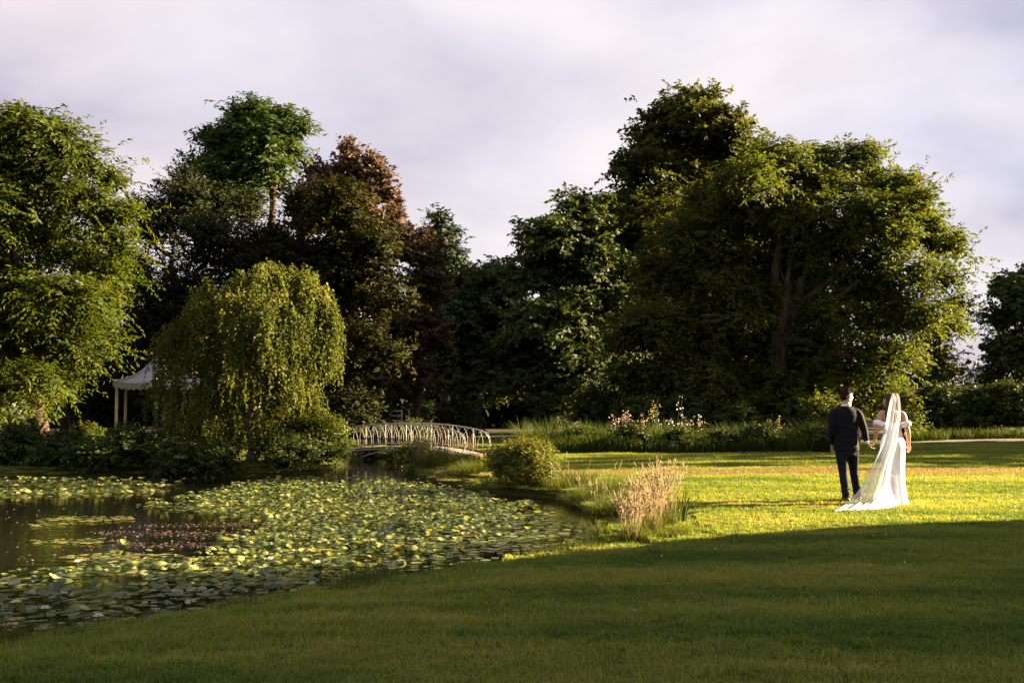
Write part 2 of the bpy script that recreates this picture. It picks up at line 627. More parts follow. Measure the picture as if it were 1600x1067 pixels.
# soil and turf under the blades
m, nd, ln = newmat('turf')
o_ = nd.new('ShaderNodeOutputMaterial')
p = nd.new('ShaderNodeBsdfPrincipled')
p.inputs['Roughness'].default_value = 0.95
p.inputs['Specular IOR Level'].default_value = 0.1
na = noise(nd, ln, 0.35, 4)
nb = noise(nd, ln, 9.0, 5, rough=0.7)
ca = ramp(nd, ln, na.outputs['Fac'], [(0.35, (0.036, 0.060, 0.010)), (0.65, (0.070, 0.082, 0.016))])
cb = ramp(nd, ln, nb.outputs['Fac'], [(0.3, (0.55, 0.55, 0.55)), (0.75, (1.25, 1.2, 1.1))])
cc = mixc(nd, ln, 1.0, ca.outputs['Color'], cb.outputs['Color'], 'MULTIPLY')
# mud wherever the ground drops to the pond bed
g = nd.new('ShaderNodeNewGeometry')
sx = nd.new('ShaderNodeSeparateXYZ')
ln.new(g.outputs['Position'], sx.inputs[0])
mrz = nd.new('ShaderNodeMapRange')
mrz.inputs['From Min'].default_value = -0.24
mrz.inputs['From Max'].default_value = -0.17
ln.new(sx.outputs['Z'], mrz.inputs['Value'])
cc = mixc(nd, ln, mrz.outputs[0], (0.028, 0.020, 0.012), cc)
# leaf litter and bare earth under the wood
mry = nd.new('ShaderNodeMapRange')
mry.inputs['From Min'].default_value = 47.0
mry.inputs['From Max'].default_value = 52.0
ln.new(sx.outputs['Y'], mry.inputs['Value'])
cc = mixc(nd, ln, mry.outputs[0], cc, (0.055, 0.042, 0.024))
ln.new(cc, p.inputs['Base Color'])
b = nd.new('ShaderNodeBump')
b.inputs['Strength'].default_value = 0.8
b.inputs['Distance'].default_value = 0.03
nc = noise(nd, ln, 45, 3)
ln.new(nc.outputs['Fac'], b.inputs['Height'])
ln.new(b.outputs[0], p.inputs['Normal'])
ln.new(p.outputs[0], o_.inputs[0])
TURF = m
ground = link('ground', mesh_np('ground', np.stack([GX.ravel(), GY.ravel(), GZ], 1), quads=gq, smooth=True), TURF)
tag(ground, kind='structure')

# water
m, nd, ln = newmat('pond_water')
o_ = nd.new('ShaderNodeOutputMaterial')
p = nd.new('ShaderNodeBsdfPrincipled')
p.inputs['Base Color'].default_value = (0.006, 0.006, 0.004, 1)
p.inputs['Roughness'].default_value = 0.04
p.inputs['IOR'].default_value = 1.33
p.inputs['Specular IOR Level'].default_value = 0.5
b = nd.new('ShaderNodeBump')
b.inputs['Strength'].default_value = 0.09
b.inputs['Distance'].default_value = 0.05
tcw = nd.new('ShaderNodeTexCoord')
mpw = nd.new('ShaderNodeMapping')
mpw.inputs['Scale'].default_value = (1.0, 2.2, 1.0)
ln.new(tcw.outputs['Object'], mpw.inputs[0])
nw = noise(nd, ln, 3.2, 3, mpw.outputs[0])
ln.new(nw.outputs['Fac'], b.inputs['Height'])
ln.new(b.outputs[0], p.inputs['Normal'])
ln.new(p.outputs[0], o_.inputs[0])
wv = np.array([[-40, 4, WATER_Z], [6, 4, WATER_Z], [6, 37, WATER_Z], [-40, 37, WATER_Z]], float)
water = link('water', mesh_np('water', wv, quads=[[0, 1, 2, 3]]), m)
tag(water, kind='structure')

# gravel path at the right, behind the lawn
GRAVEL = mat_plain('gravel', (0.105, 0.08, 0.066), (0.065, 0.05, 0.04), 22, 0.95, 0.8, 60)
pp = np.array([at(1405, 690, 39.5)[:2], at(1500, 689, 41.0)[:2], at(1600, 688, 42.0)[:2], [40, 44], [70, 47]])
pv, pq = [], []
for i, (x, y) in enumerate(pp):
    w0 = 0.15 if i == 0 else 1.3
    pv += [[x, y - w0, ground_z(x, y - w0) + 0.02], [x, y + w0, ground_z(x, y + w0) + 0.02]]
    if i: pq.append([2 * i - 2, 2 * i, 2 * i + 1, 2 * i - 1])
path = link('path', mesh_np('path', pv, quads=pq), GRAVEL)
tag(path, kind='structure')

# ------------------------------------------------------------------ mown grass
m, nd, ln = newmat('grass_blades')
o_ = nd.new('ShaderNodeOutputMaterial')
g = nd.new('ShaderNodeNewGeometry')
sx = nd.new('ShaderNodeSeparateXYZ')
ln.new(g.outputs['Position'], sx.inputs[0])
mpn = nd.new('ShaderNodeMapping')                  # broad mowing streaks: the sheen of leaning blades put into the colour
mpn.inputs['Rotation'].default_value = (0, 0, R(-24))
mpn.inputs['Scale'].default_value = (0.28, 1.25, 1.0)
ln.new(g.outputs['Position'], mpn.inputs[0])
na = noise(nd, ln, 0.75, 4, mpn.outputs[0])
nb = noise(nd, ln, 2.6, 4, rough=0.65)            # tufts
a = nd.new('ShaderNodeAttribute')
a.attribute_name = 'tint'
s1 = nd.new('ShaderNodeMath'); s1.operation = 'MULTIPLY_ADD'; s1.inputs[1].default_value = 0.55
nas = nd.new('ShaderNodeMath'); nas.operation = 'MULTIPLY_ADD'; nas.inputs[1].default_value = 2.3; nas.inputs[2].default_value = -0.65
ln.new(na.outputs['Fac'], nas.inputs[0])
ln.new(nb.outputs['Fac'], s1.inputs[0]); ln.new(nas.outputs[0], s1.inputs[2])
s2 = nd.new('ShaderNodeMath'); s2.operation = 'MULTIPLY_ADD'; s2.inputs[1].default_value = 0.32
ln.new(a.outputs['Fac'], s2.inputs[0]); ln.new(s1.outputs[0], s2.inputs[2])
s3 = nd.new('ShaderNodeMath'); s3.operation = 'SUBTRACT'; s3.inputs[1].default_value = 0.47
ln.new(s2.outputs[0], s3.inputs[0])
cr_ = ramp(nd, ln, s3.outputs[0], [(0.20, (0.056, 0.112, 0.015)), (0.48, (0.115, 0.172, 0.025)), (0.74, (0.175, 0.215, 0.044)), (1.0, (0.25, 0.24, 0.08))])
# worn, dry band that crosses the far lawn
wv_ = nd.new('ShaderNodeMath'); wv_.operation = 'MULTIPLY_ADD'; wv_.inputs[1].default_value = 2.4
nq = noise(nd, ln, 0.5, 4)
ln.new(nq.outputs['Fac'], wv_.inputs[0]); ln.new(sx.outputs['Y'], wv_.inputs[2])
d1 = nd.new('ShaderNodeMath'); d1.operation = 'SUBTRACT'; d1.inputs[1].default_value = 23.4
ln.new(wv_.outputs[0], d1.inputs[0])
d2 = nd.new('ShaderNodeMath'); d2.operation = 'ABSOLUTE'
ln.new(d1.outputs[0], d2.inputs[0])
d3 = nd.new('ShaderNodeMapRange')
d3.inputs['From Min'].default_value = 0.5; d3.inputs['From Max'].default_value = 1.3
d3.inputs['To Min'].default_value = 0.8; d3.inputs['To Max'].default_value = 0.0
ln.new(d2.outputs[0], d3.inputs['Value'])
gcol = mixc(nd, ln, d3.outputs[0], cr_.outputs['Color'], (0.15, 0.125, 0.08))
p = nd.new('ShaderNodeBsdfPrincipled')
p.inputs['Roughness'].default_value = 0.5
p.inputs['Specular IOR Level'].default_value = 0.25
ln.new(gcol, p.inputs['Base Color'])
tr = nd.new('ShaderNodeBsdfTranslucent')
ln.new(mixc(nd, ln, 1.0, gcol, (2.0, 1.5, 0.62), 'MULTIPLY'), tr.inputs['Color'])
ms = nd.new('ShaderNodeMixShader'); ms.inputs[0].default_value = 0.5
ln.new(p.outputs[0], ms.inputs[1]); ln.new(tr.outputs[0], ms.inputs[2]); ln.new(ms.outputs[0], o_.inputs[0])
BLADES = m


def blade_arrays(P, H, Wd, lean, az, rng, tint):
    """a two-piece bent blade: quad below, narrowing to the tip"""
    n = len(P)
    d = np.stack([np.cos(az), np.sin(az), np.zeros(n)], 1)
    s = np.stack([-np.sin(az), np.cos(az), np.zeros(n)], 1)
    up = np.array([0, 0, 1.0])
    Hh = np.asarray(H).reshape(-1, 1); le = np.asarray(lean).reshape(-1, 1); Ww = np.asarray(Wd).reshape(-1, 1)
    a0, a1 = P - s * Ww / 2, P + s * Ww / 2
    mid = P + up * Hh * 0.55 + d * le * Hh * 0.3
    b0, b1 = mid - s * Ww * 0.42, mid + s * Ww * 0.42
    tip = P + up * Hh * (1 - 0.25 * np.minimum(le, 1.5)) + d * le * Hh
    V = np.stack([a0, a1, b1, b0, tip], 1).reshape(-1, 3)
    k5 = np.arange(n)[:, None] * 5
    return V, k5 + np.array([0, 1, 2, 3]), k5 + np.array([3, 2, 4]), np.repeat(tint, 5)


def blades_mesh(name, V, Q, T, tint):
    return mesh_np(name, V, quads=Q, tris=T, attrs={'tint': tint})


rng = np.random.default_rng(5)
patches = []
for vi in range(2):
    n = 2600
    P = np.concatenate([rng.uniform(-0.30, 0.30, (n, 2)), np.zeros((n, 1))], 1)
    cl_ = np.sin(P[:, 0] * 21 + vi) * np.sin(P[:, 1] * 17 + 2 * vi) + 0.6 * np.sin(P[:, 0] * 9 - P[:, 1] * 13)
    H = rng.uniform(0.016, 0.036, n) * (1 + 0.45 * np.clip(cl_, -0.6, 1)) * (1 + 0.7 * (rng.random(n) < 0.04))
    V, Q, T, tt = blade_arrays(P, H, rng.uniform(0.004, 0.0085, n), rng.uniform(0.1, 1.2, n), rng.uniform(0, 6.28, n), rng, rng.random(n))
    po = link('grass_patch', blades_mesh('grass_patch', V, Q, T, tt), BLADES)
    po.hide_render = True
    po.hide_viewport = False
    po['kind'] = 'helper'
    patches.append(po)

step = 0.42
xs = np.arange(-22, 26, step); ys = np.arange(3.2, 42, step)
X, Y = np.meshgrid(xs, ys)
X = X.ravel() + rng.uniform(-0.12, 0.12, X.size); Y = Y.ravel() + rng.uniform(-0.12, 0.12, Y.size)
ok = (np.abs(X) < Y * 0.54 + 2.0) & (poly_sd(POND, X, Y) > 0.25) & ~((X < -4.8) & (Y > 26))
X, Y = X[ok], Y[ok]
ok = ~((Y > 38) & (X > 12))
X, Y = X[ok], Y[ok]
lawn = mesh_np('lawn_grass', np.stack([X, Y, ground_z(X, Y) - 0.004], 1), tris=[[0, 1, 2]])
lawn = bpy.data.meshes.new('lawn_grass')
lawn.vertices.add(len(X))
lawn.vertices.foreach_set('co', np.stack([X, Y, ground_z(X, Y) - 0.004], 1).astype(np.float32).ravel())
for an, av in (('turn', rng.uniform(0, 6.28, len(X))), ('size', rng.uniform(0.8, 1.5, len(X))), ('pick', rng.random(len(X)))):
    at_ = lawn.attributes.new(an, 'FLOAT', 'POINT')
    at_.data.foreach_set('value', av.astype(np.float32))
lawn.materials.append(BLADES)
lawn_o = link('lawn_grass', lawn)
tag(lawn_o, 'short mown grass of the wide lawn around the pond', 'grass', kind='stuff')


def scatter_nodes(name, protos):
    ng = bpy.data.node_groups.new(name, 'GeometryNodeTree')
    ng.interface.new_socket('Geometry', in_out='INPUT', socket_type='NodeSocketGeometry')
    ng.interface.new_socket('Geometry', in_out='OUTPUT', socket_type='NodeSocketGeometry')
    N, Lk = ng.nodes, ng.links
    gi, go = N.new('NodeGroupInput'), N.new('NodeGroupOutput')
    jn = N.new('GeometryNodeJoinGeometry')

    def attr(a_):
        nn = N.new('GeometryNodeInputNamedAttribute')
        nn.data_type = 'FLOAT'
        nn.inputs['Name'].default_value = a_
        return nn.outputs['Attribute']
    cx = N.new('ShaderNodeCombineXYZ')
    Lk.new(attr('turn'), cx.inputs['Z'])
    for i, po in enumerate(protos):
        oi = N.new('GeometryNodeObjectInfo')
        oi.inputs['Object'].default_value = po
        ip = N.new('GeometryNodeInstanceOnPoints')
        cmp_ = N.new('FunctionNodeCompare')
        cmp_.data_type = 'FLOAT'
        cmp_.operation = 'LESS_THAN' if i == 0 else 'GREATER_EQUAL'
        Lk.new(attr('pick'), cmp_.inputs[0])
        cmp_.inputs[1].default_value = 0.5
        Lk.new(gi.outputs[0], ip.inputs['Points'])
        Lk.new(cmp_.outputs[0], ip.inputs['Selection'])
        Lk.new(oi.outputs['Geometry'], ip.inputs['Instance'])
        Lk.new(cx.outputs[0], ip.inputs['Rotation'])
        Lk.new(attr('size'), ip.inputs['Scale'])
        Lk.new(ip.outputs[0], jn.inputs[0])
    Lk.new(jn.outputs[0], go.inputs[0])
    return ng


md = lawn_o.modifiers.new('scatter', 'NODES')
md.node_group = scatter_nodes('lawn_scatter', patches)

# ------------------------------------------------------------------ trees
def base_at(px, Y):
    x = (px - 800) / FPX * Y
    return np.array([x, Y, float(ground_z(x, Y))])


rng = np.random.default_rng(11)

TREE_SEED = 800
# big locust at the left edge of the picture
rng = np.random.default_rng(TREE_SEED + 1)
bl = px_blobs([(35, 205, 48), (85, 225, 44), (125, 255, 40), (165, 285, 36), (-20, 230, 60), (-90, 260, 90), (40, 290, 55), (110, 315, 48), (165, 345, 40), (180, 385, 32),
               (60, 375, 56), (130, 400, 46), (165, 430, 34), (-20, 340, 70), (-40, 440, 75), (30, 460, 55), (95, 475, 50), (150, 490, 34), (15, 540, 52), (90, 545, 42), (135, 535, 30),
               (-60, 540, 70), (50, 595, 36), (-5, 620, 46), (90, 600, 26), (15, 665, 26), (-150, 400, 120), (-140, 540, 90), (-8, 738, 20, -3)], 30, rng, 1.2, 1.6, 2)
make_tree('locust_tree', 'large bright green feathery tree on the bank at the left edge of the pond', base_at(60, 30), at(55, 500, 30), 0.30, bl,
          L_LOCUST, BARK_RED, rng, 165000, limbs=12, L=0.175, Wd=0.062, clump=0.60, spray=0.7, droop=0.4, flat=0.4, fill=0.08, S=17, nl=11, rnd=0.55)

# locust whose crown stands above the yews, leaning reddish trunk
rng = np.random.default_rng(TREE_SEED + 2)
bl = px_blobs([(400, 190, 32), (440, 188, 26), (465, 205, 22), (370, 220, 28), (335, 228, 24), (425, 225, 32), (318, 262, 20), (380, 258, 32), (350, 280, 28), (455, 245, 22), (375, 305, 26), (420, 262, 26), (340, 300, 18)], 43, rng, 1.4, 1.2, 1, 0.25)
make_tree('locust_tree', 'green tree crown on a bare leaning trunk rising above the dark yews', base_at(398, 43), at(430, 275, 43), 0.20, bl,
          L_LOCUST2, BARK_RED, rng, 24000, limbs=8, L=0.26, Wd=0.10, clump=0.55, spray=0.75, droop=0.4, flat=0.4, fill=0.05, S=13)

# dark yews and cypress behind the pond
rng = np.random.default_rng(TREE_SEED + 3)
bl = px_blobs([(290, 320, 48), (240, 360, 55), (330, 390, 75), (215, 450, 60), (300, 480, 85), (390, 430, 70), (240, 560, 75), (350, 580, 70),
               (290, 290, 22, 0, 1.6), (325, 330, 35), (180, 560, 40), (210, 330, 28), (180, 480, 40), (385, 332, 36), (345, 325, 40), (310, 305, 32)], 39, rng, 1.1, 1.5)
make_tree('yew_tree', 'very dark broad evergreen behind the white garden pavilion', base_at(270, 39), at(280, 520, 39), 0.4, bl,
          L_CYPRESS, BARK, rng, 52000, limbs=8, L=0.17, Wd=0.065, clump=0.6, spray=0.5, droop=0.1, up=0.3, fill=0.2)
rng = np.random.default_rng(TREE_SEED + 4)
bl = px_blobs([(485, 345, 48), (530, 340, 60), (580, 380, 48), (450, 420, 70), (540, 430, 80), (590, 470, 55), (480, 520, 80), (560, 560, 70),
               (440, 590, 55), (600, 560, 40), (525, 305, 34), (462, 318, 36), (430, 385, 46), (510, 610, 45)], 37, rng, 1.1, 1.5)
make_tree('yew_tree', 'broad brownish green yew standing behind the weeping birch and the bridge', base_at(552, 37), at(540, 540, 37), 0.38, bl,
          L_YEW, BARK, rng, 56000, limbs=9, L=0.19, Wd=0.075, clump=0.6, spray=0.55, droop=0.12, up=0.25, fill=0.2, S=12)
# copper tree behind the yew
rng = np.random.default_rng(TREE_SEED + 5)
bl = px_blobs([(542, 252, 13, 0, 2.4), (555, 270, 14, 0, 2.0), (530, 278, 15, 0, 1.7), (575, 268, 12, 0, 2.2), (598, 282, 12, 0, 2.3), (590, 310, 18, 0, 1.5), (482, 275, 14, 0, 1.4), (505, 290, 16, 0, 1.3), (566, 305, 22, 0, 1.3),
               (618, 320, 12, 0, 1.5), (612, 348, 20), (560, 350, 46), (500, 330, 40), (540, 305, 22, 0, 1.2)], 48, rng, 1.2, 0.8, 0)
make_tree('copper_tree', 'copper red leaved tree top with upright spires above the yew', base_at(550, 48), at(550, 380, 48), 0.25, bl,
          L_COPPER, BARK, rng, 20000, limbs=8, L=0.24, Wd=0.14, clump=0.32, spray=0.5, droop=0.0, up=0.9, flat=1.2, fill=0.06)
# plum
rng = np.random.default_rng(TREE_SEED + 6)
bl = px_blobs([(640, 390, 42), (655, 450, 42), (625, 500, 45), (660, 530, 45), (635, 590, 42), (670, 410, 22)], 43, rng, 1.1, 1.0)
make_tree('plum_tree', 'dark reddish brown tree between the yew and the conifer', base_at(655, 43), at(650, 540, 43), 0.2, bl,
          L_PLUM, BARK, rng, 17000, limbs=6, L=0.2, Wd=0.12, clump=0.5, spray=0.5, droop=0.15, fill=0.15)
# conifer
rng = np.random.default_rng(TREE_SEED + 7)
bl = px_blobs([(686, 338, 13, 0, 1.6), (690, 365, 26, 0, 1.2), (668, 372, 16), (692, 400, 36), (664, 400, 24), (712, 420, 24), (690, 440, 44), (690, 500, 52)], 62, rng, 1.0, 0.5, 1)
make_tree('conifer', 'pointed dark conifer rising in the gap between the two groups of trees', base_at(690, 62), at(690, 400, 62), 0.3, bl,
          L_CONIFER, BARK, rng, 17000, limbs=6, L=0.3, Wd=0.11, clump=0.6, spray=0.6, droop=0.25, up=0.0, fill=0.2)
# dark broadleaf trees at the middle
rng = np.random.default_rng(TREE_SEED + 8)
bl = px_blobs([(735, 450, 42), (780, 435, 36), (700, 500, 48), (770, 490, 52), (730, 550, 60), (690, 590, 45), (790, 570, 48), (750, 610, 48), (805, 450, 30)], 56, rng, 1.1, 1.5)
make_tree('oak_tree', 'low rounded dark tree in the shade behind the bridge', base_at(715, 56), at(740, 560, 56), 0.32, bl,
          L_OAK, BARK, rng, 32000, limbs=8, L=0.26, Wd=0.15, clump=0.75, spray=0.6, droop=0.2, fill=0.18)
rng = np.random.default_rng(TREE_SEED + 9)
bl = px_blobs([(905, 335, 38), (860, 380, 45), (930, 380, 50), (840, 430, 42), (900, 450, 62), (850, 510, 58), (930, 530, 65), (820, 560, 48), (890, 590, 60),
               (800, 600, 30), (950, 610, 48), (985, 450, 50)], 52, rng, 1.1, 1.5)
make_tree('oak_tree', 'shaded dark green tree with layered branches left of the tall lime', base_at(892, 52), at(890, 540, 52), 0.38, bl,
          L_OAK, BARK, rng, 48000, limbs=10, L=0.29, Wd=0.17, clump=0.85, spray=0.75, droop=0.28, flat=0.32, fill=0.2, S=13)
# tall lime
rng = np.random.default_rng(TREE_SEED + 10)
bl = px_blobs([(1085, 195, 62), (1035, 215, 50), (1130, 215, 48), (1010, 280, 62), (1090, 285, 80), (1150, 270, 50), (960, 345, 48), (1030, 370, 85),
               (970, 420, 60), (1110, 370, 70), (1040, 470, 90), (980, 520, 60), (940, 350, 28), (1080, 160, 30), (1175, 240, 26)], 57, rng, 1.05, 2.0)
make_tree('lime_tree', 'tallest tree with a domed crown rising behind the great ash', base_at(1050, 57), at(1060, 420, 57), 0.5, bl,
          L_LIME, BARK, rng, 72000, limbs=12, L=0.27, Wd=0.17, clump=0.7, spray=0.65, droop=0.2, fill=0.08, S=12, rnd=0.65)
# feathery tree before the lime
rng = np.random.default_rng(TREE_SEED + 11)
bl = px_blobs([(1110, 330, 52), (1070, 370, 48), (1150, 330, 40), (1030, 440, 60), (1100, 430, 70), (1010, 520, 55), (1080, 520, 75), (1040, 600, 62),
               (1120, 590, 60), (990, 590, 36), (1160, 480, 50), (1000, 640, 26), (1080, 650, 28)], 46, rng, 1.1, 1.5)
make_tree('feathery_tree', 'shaded soft feathery tree with branches down to the flower border', base_at(1095, 47), at(1095, 500, 47), 0.32, bl,
          L_FEATHER, BARK, rng, 52000, limbs=10, L=0.26, Wd=0.085, clump=0.7, spray=0.8, droop=0.4, flat=0.45, fill=0.16, S=13)
# great ash at the right
rng = np.random.default_rng(TREE_SEED + 12)
bl = px_blobs([(1215, 265, 52), (1270, 265, 50), (1345, 262, 46), (1170, 290, 48), (1300, 310, 55), (1400, 310, 48), (1240, 340, 62), (1440, 320, 28),
               (1360, 350, 60), (1180, 390, 60), (1440, 370, 46), (1490, 395, 38), (1290, 420, 70), (1400, 430, 55), (1470, 440, 34), (1220, 470, 68),
               (1340, 500, 70), (1430, 500, 46), (1180, 560, 62), (1270, 570, 66), (1370, 580, 56), (1480, 505, 28), (1220, 620, 50), (1310, 620, 42), (1385, 625, 36),
               (1410, 560, 30), (1505, 375, 22), (1150, 440, 46), (1250, 400, 50), (1320, 380, 44), (1130, 520, 40), (1290, 500, 50), (1400, 380, 40)], 45, rng, 1.15, 2.4, 3)
make_tree('ash_tree', 'great spreading sunlit ash behind the bride and groom', base_at(1212, 45), at(1215, 520, 45), 0.5, bl,
          L_ASH, BARK, rng, 140000, limbs=14, L=0.22, Wd=0.088, clump=0.60, spray=0.65, droop=0.35, flat=0.5, fill=0.04, keep=0.72, S=12, rnd=0.75)
# slender birch-like tree beyond the ash
rng = np.random.default_rng(TREE_SEED + 13)
bl = px_blobs([(1465, 500, 36), (1490, 480, 28), (1455, 560, 34), (1440, 530, 34), (1475, 590, 26), (1500, 520, 14)], 52, rng, 1.1, 1.0)
make_tree('young_ash_tree', 'thin loose crown with sky gaps beside the right flank of the great ash', base_at(1462, 52), at(1462, 570, 52), 0.15, bl,
          L_ASH, BARK, rng, 9000, limbs=6, L=0.2, Wd=0.08, clump=0.6, spray=0.6, droop=0.35, fill=0.03)
# tree at the right edge
rng = np.random.default_rng(TREE_SEED + 14)
bl = px_blobs([(1585, 455, 38), (1570, 500, 36), (1620, 480, 60), (1575, 560, 42), (1620, 560, 65), (1555, 600, 34), (1650, 440, 60)], 52, rng, 1.1, 1.0)
edge = make_tree('holm_oak', 'dark dense tree cut by the right edge of the picture', base_at(1610, 52), at(1610, 540, 52), 0.3, bl,
          L_OAK, BARK, rng, 26000, limbs=6, L=0.22, Wd=0.13, clump=0.6, spray=0.5, droop=0.15, fill=0.2)
# unseen trees added right of the picture to shade the far lawn
for (x, y, hgt, lab) in ((41, 35.9, 16.5, 'first unseen tree added for shade beyond the right edge of the picture'), (43, 40.2, 12.5, 'middle unseen tree added for shade beyond the right edge of the picture'), (46, 43.6, 12.5, 'second unseen tree added for shade beyond the right edge of the picture')):
    bl = [[x, y, hgt * 0.55, 3.6, 3.6, hgt * 0.45], [x, y - 1.6, hgt * 0.35, 3, 3, hgt * 0.3], [x + 1, y + 1.5, hgt * 0.4, 3.2, 3.2, hgt * 0.36]]
    make_tree('added_shade_tree', lab, (x, y, 0), (x, y, hgt * 0.5), 0.3, bl, L_OAK, BARK, rng, 4200 if hgt > 14 else 6000, limbs=3, twigs=False, L=0.5, Wd=0.34, clump=0.9, spray=0.7, fill=0.15 if hgt > 14 else 0.3)

# far wood behind everything
bl = []
for x in np.arange(-75, 80, 4.0):
    hgt = 8.5 + 1.5 * math.sin(x * 0.7)
    if x > 22: hgt = 3.2 + 0.6 * math.sin(x)
    for zz in np.arange(1.0, hgt, 2.4):
        bl.append([x + rng.uniform(-1, 1), 80 + rng.uniform(-2, 2), zz, 3.2, 2.5, 2.2])
for x in np.arange(-34, 21, 3.0):
    for zz in (0.6, 1.9, 3.4):
        bl.append([x + rng.uniform(-1, 1), 67 + rng.uniform(-2, 2), zz, 2.6, 2.0, 1.6])
V, T = crown_arrays(bl, 60000, rng, L=0.6, Wd=0.42, clump=1.2, spray=1.0, fill=0.35)
fw = link('distant_woodland', foliage_mesh('distant_woodland', V, T), L_FAR)
tag(fw, 'dark belt of far woodland behind the garden trees', 'woodland', kind='stuff')

# ------------------------------------------------------------------ unseen house added out of frame (right) to cast the near lawn's shade
STUCCO = mat_plain('stucco', (0.55, 0.48, 0.38), (0.46, 0.40, 0.31), 3, 0.85, 0.3, 40)
SLATE = mat_plain('slate', (0.10, 0.10, 0.11), (0.06, 0.06, 0.07), 5, 0.6)
PANE = mat_plain('window_pane', (0.02, 0.025, 0.03), None, 3, 0.08, spec=0.6)
HX0, HX1, HY0, HY1, HZ = 22.0, 36.0, -26.0, 16.7, 11.0
house = empty('added_shade_house', (HX0, HY0, 0))
tag(house, 'unseen stuccoed house standing right of the lawn, outside the picture', 'house')
mb = MB()
mb.box(((HX1 - HX0) / 2, (HY1 - HY0) / 2, HZ / 2 - 0.2), (HX1 - HX0, HY1 - HY0, HZ + 0.4))
mb.build('wall', STUCCO, house)
mb = MB()
mb.box(((HX1 - HX0) / 2, (HY1 - HY0) / 2, HZ + 0.15), (HX1 - HX0 - 1, HY1 - HY0 - 1, 0.3))
mb.build('roof', SLATE, house)
mb = MB()
wy0, wy1 = HY1 - HY0, HY1 - HY0 + 0.55
mb.add(np.array([[0, wy0, -0.2], [8, wy0, -0.2], [8, wy1, -0.2], [0, wy1, -0.2], [0, wy0, 6.4], [8, wy0, 6.4], [8, wy1, 4.4], [0, wy1, 4.4]]) + [0.02, 0.02, 0],
       [[0, 3, 2, 1], [4, 5, 6, 7], [0, 1, 5, 4], [1, 2, 6, 5], [2, 3, 7, 6], [3, 0, 4, 7]])
mb.build('shade_wing', STUCCO, house)  # low wing shaped to bend the edge of the cast shade
wm = MB(); wm.box((0, 0, 0), (0.16, 1.2, 2.0)); wmesh = wm.mesh('window'); wmesh.materials.append(WHITE_PAINT)
pm_ = MB(); pm_.box((-0.06, 0, 0), (0.08, 1.0, 1.8)); pmesh = pm_.mesh('pane'); pmesh.materials.append(PANE)
for yy in np.arange(3, HY1 - HY0 - 2, 4.2):
    for zz in (2.2, 5.6, 8.8):
        w_ = link('window', wmesh, None, house, (0, yy, zz))
        link('pane', pmesh, None, w_, (0, 0, 0))

# ------------------------------------------------------------------ weeping birch
rng = np.random.default_rng(21)
BY = 26.2
bx0 = (392 - 800) / FPX * BY
bbase = np.array([bx0, BY, float(ground_z(bx0, BY))])
birch = empty('weeping_birch', bbase)
tag(birch, 'sunlit weeping birch with hanging curtains of leaves at the far bank', 'tree')
mb = MB()
ttop = bbase + [0.25, 0, 4.2]
mb.tube(bent(bbase - [0, 0, 0.2], ttop, rng, 8, 0.03) - bbase, np.linspace(0.17, 0.09, 8), 9)
st2 = bbase + [0.9, 0.4, 0]
mb.tube(bent(st2 - [0, 0, 0.2], bbase + [0.95, 0.3, 3.4], rng, 7, 0.03) - bbase, np.linspace(0.09, 0.05, 7), 7)
SV, SA, SN, SL, ST = [], [], [], [], []
KM = BY / FPX
zt = np.array([700, 640, 600, 560, 540, 500, 470, 450, 425, 408])
zz_ = EYE - (zt - HORIZON) * KM
rgt = np.array([78, 88, 100, 114, 122, 130, 114, 90, 56, 16]) * KM * 0.90
lft = np.array([108, 128, 130, 130, 127, 115, 100, 86, 42, 12]) * KM * 0.93
tufts = []          # origin, length, number of strands, tone
for i in range(130):                                    # inner mass
    z0 = rng.uniform(0.9, zz_[-1] - 0.6)
    ph = i * 2.39996 + rng.uniform(-0.3, 0.3)
    c_, s_n = math.cos(ph), math.sin(ph)
    rx_ = np.interp(z0, zz_, rgt) if c_ > 0 else np.interp(z0, zz_, lft)
    ry_ = 0.5 * (np.interp(z0, zz_, rgt) + np.interp(z0, zz_, lft))
    q_ = rng.uniform(0.2, 0.78)
    tufts.append((np.array([c_ * rx_ * q_, s_n * ry_ * q_, z0]), rng.uniform(0.4, 1.3), rng.integers(6, 11), rng.random() * 0.5, np.array([c_, s_n, 0.0])))
# the curtains that hang in front, each down a line in its own place on the dome
CURT = [(415, 412, 425, 440, 26, 9), (450, 422, 480, 450, 26, 12), (385, 432, 380, 500, 20, 10), (345, 442, 325, 500, 22, 12), (330, 480, 300, 590, 18, 16), (300, 500, 285, 560, 14, 8),
        (300, 590, 288, 640, 14, 7), (265, 520, 258, 620, 14, 8), (395, 500, 398, 600, 14, 9), (495, 452, 515, 500, 14, 14), (482, 470, 496, 560, 20, 20), (512, 500, 508, 545, 10, 9), (440, 490, 452, 600, 20, 16),
        (468, 560, 486, 640, 18, 15), (455, 620, 470, 700, 16, 13), (395, 600, 392, 640, 10, 5), (362, 640, 366, 720, 11, 9), (335, 600, 335, 660, 12, 6), (420, 640, 425, 680, 10, 5), (275, 640, 275, 700, 14, 6),
        (490, 640, 495, 675, 10, 5), (430, 430, 432, 480, 16, 8), (315, 650, 312, 710, 10, 5)]
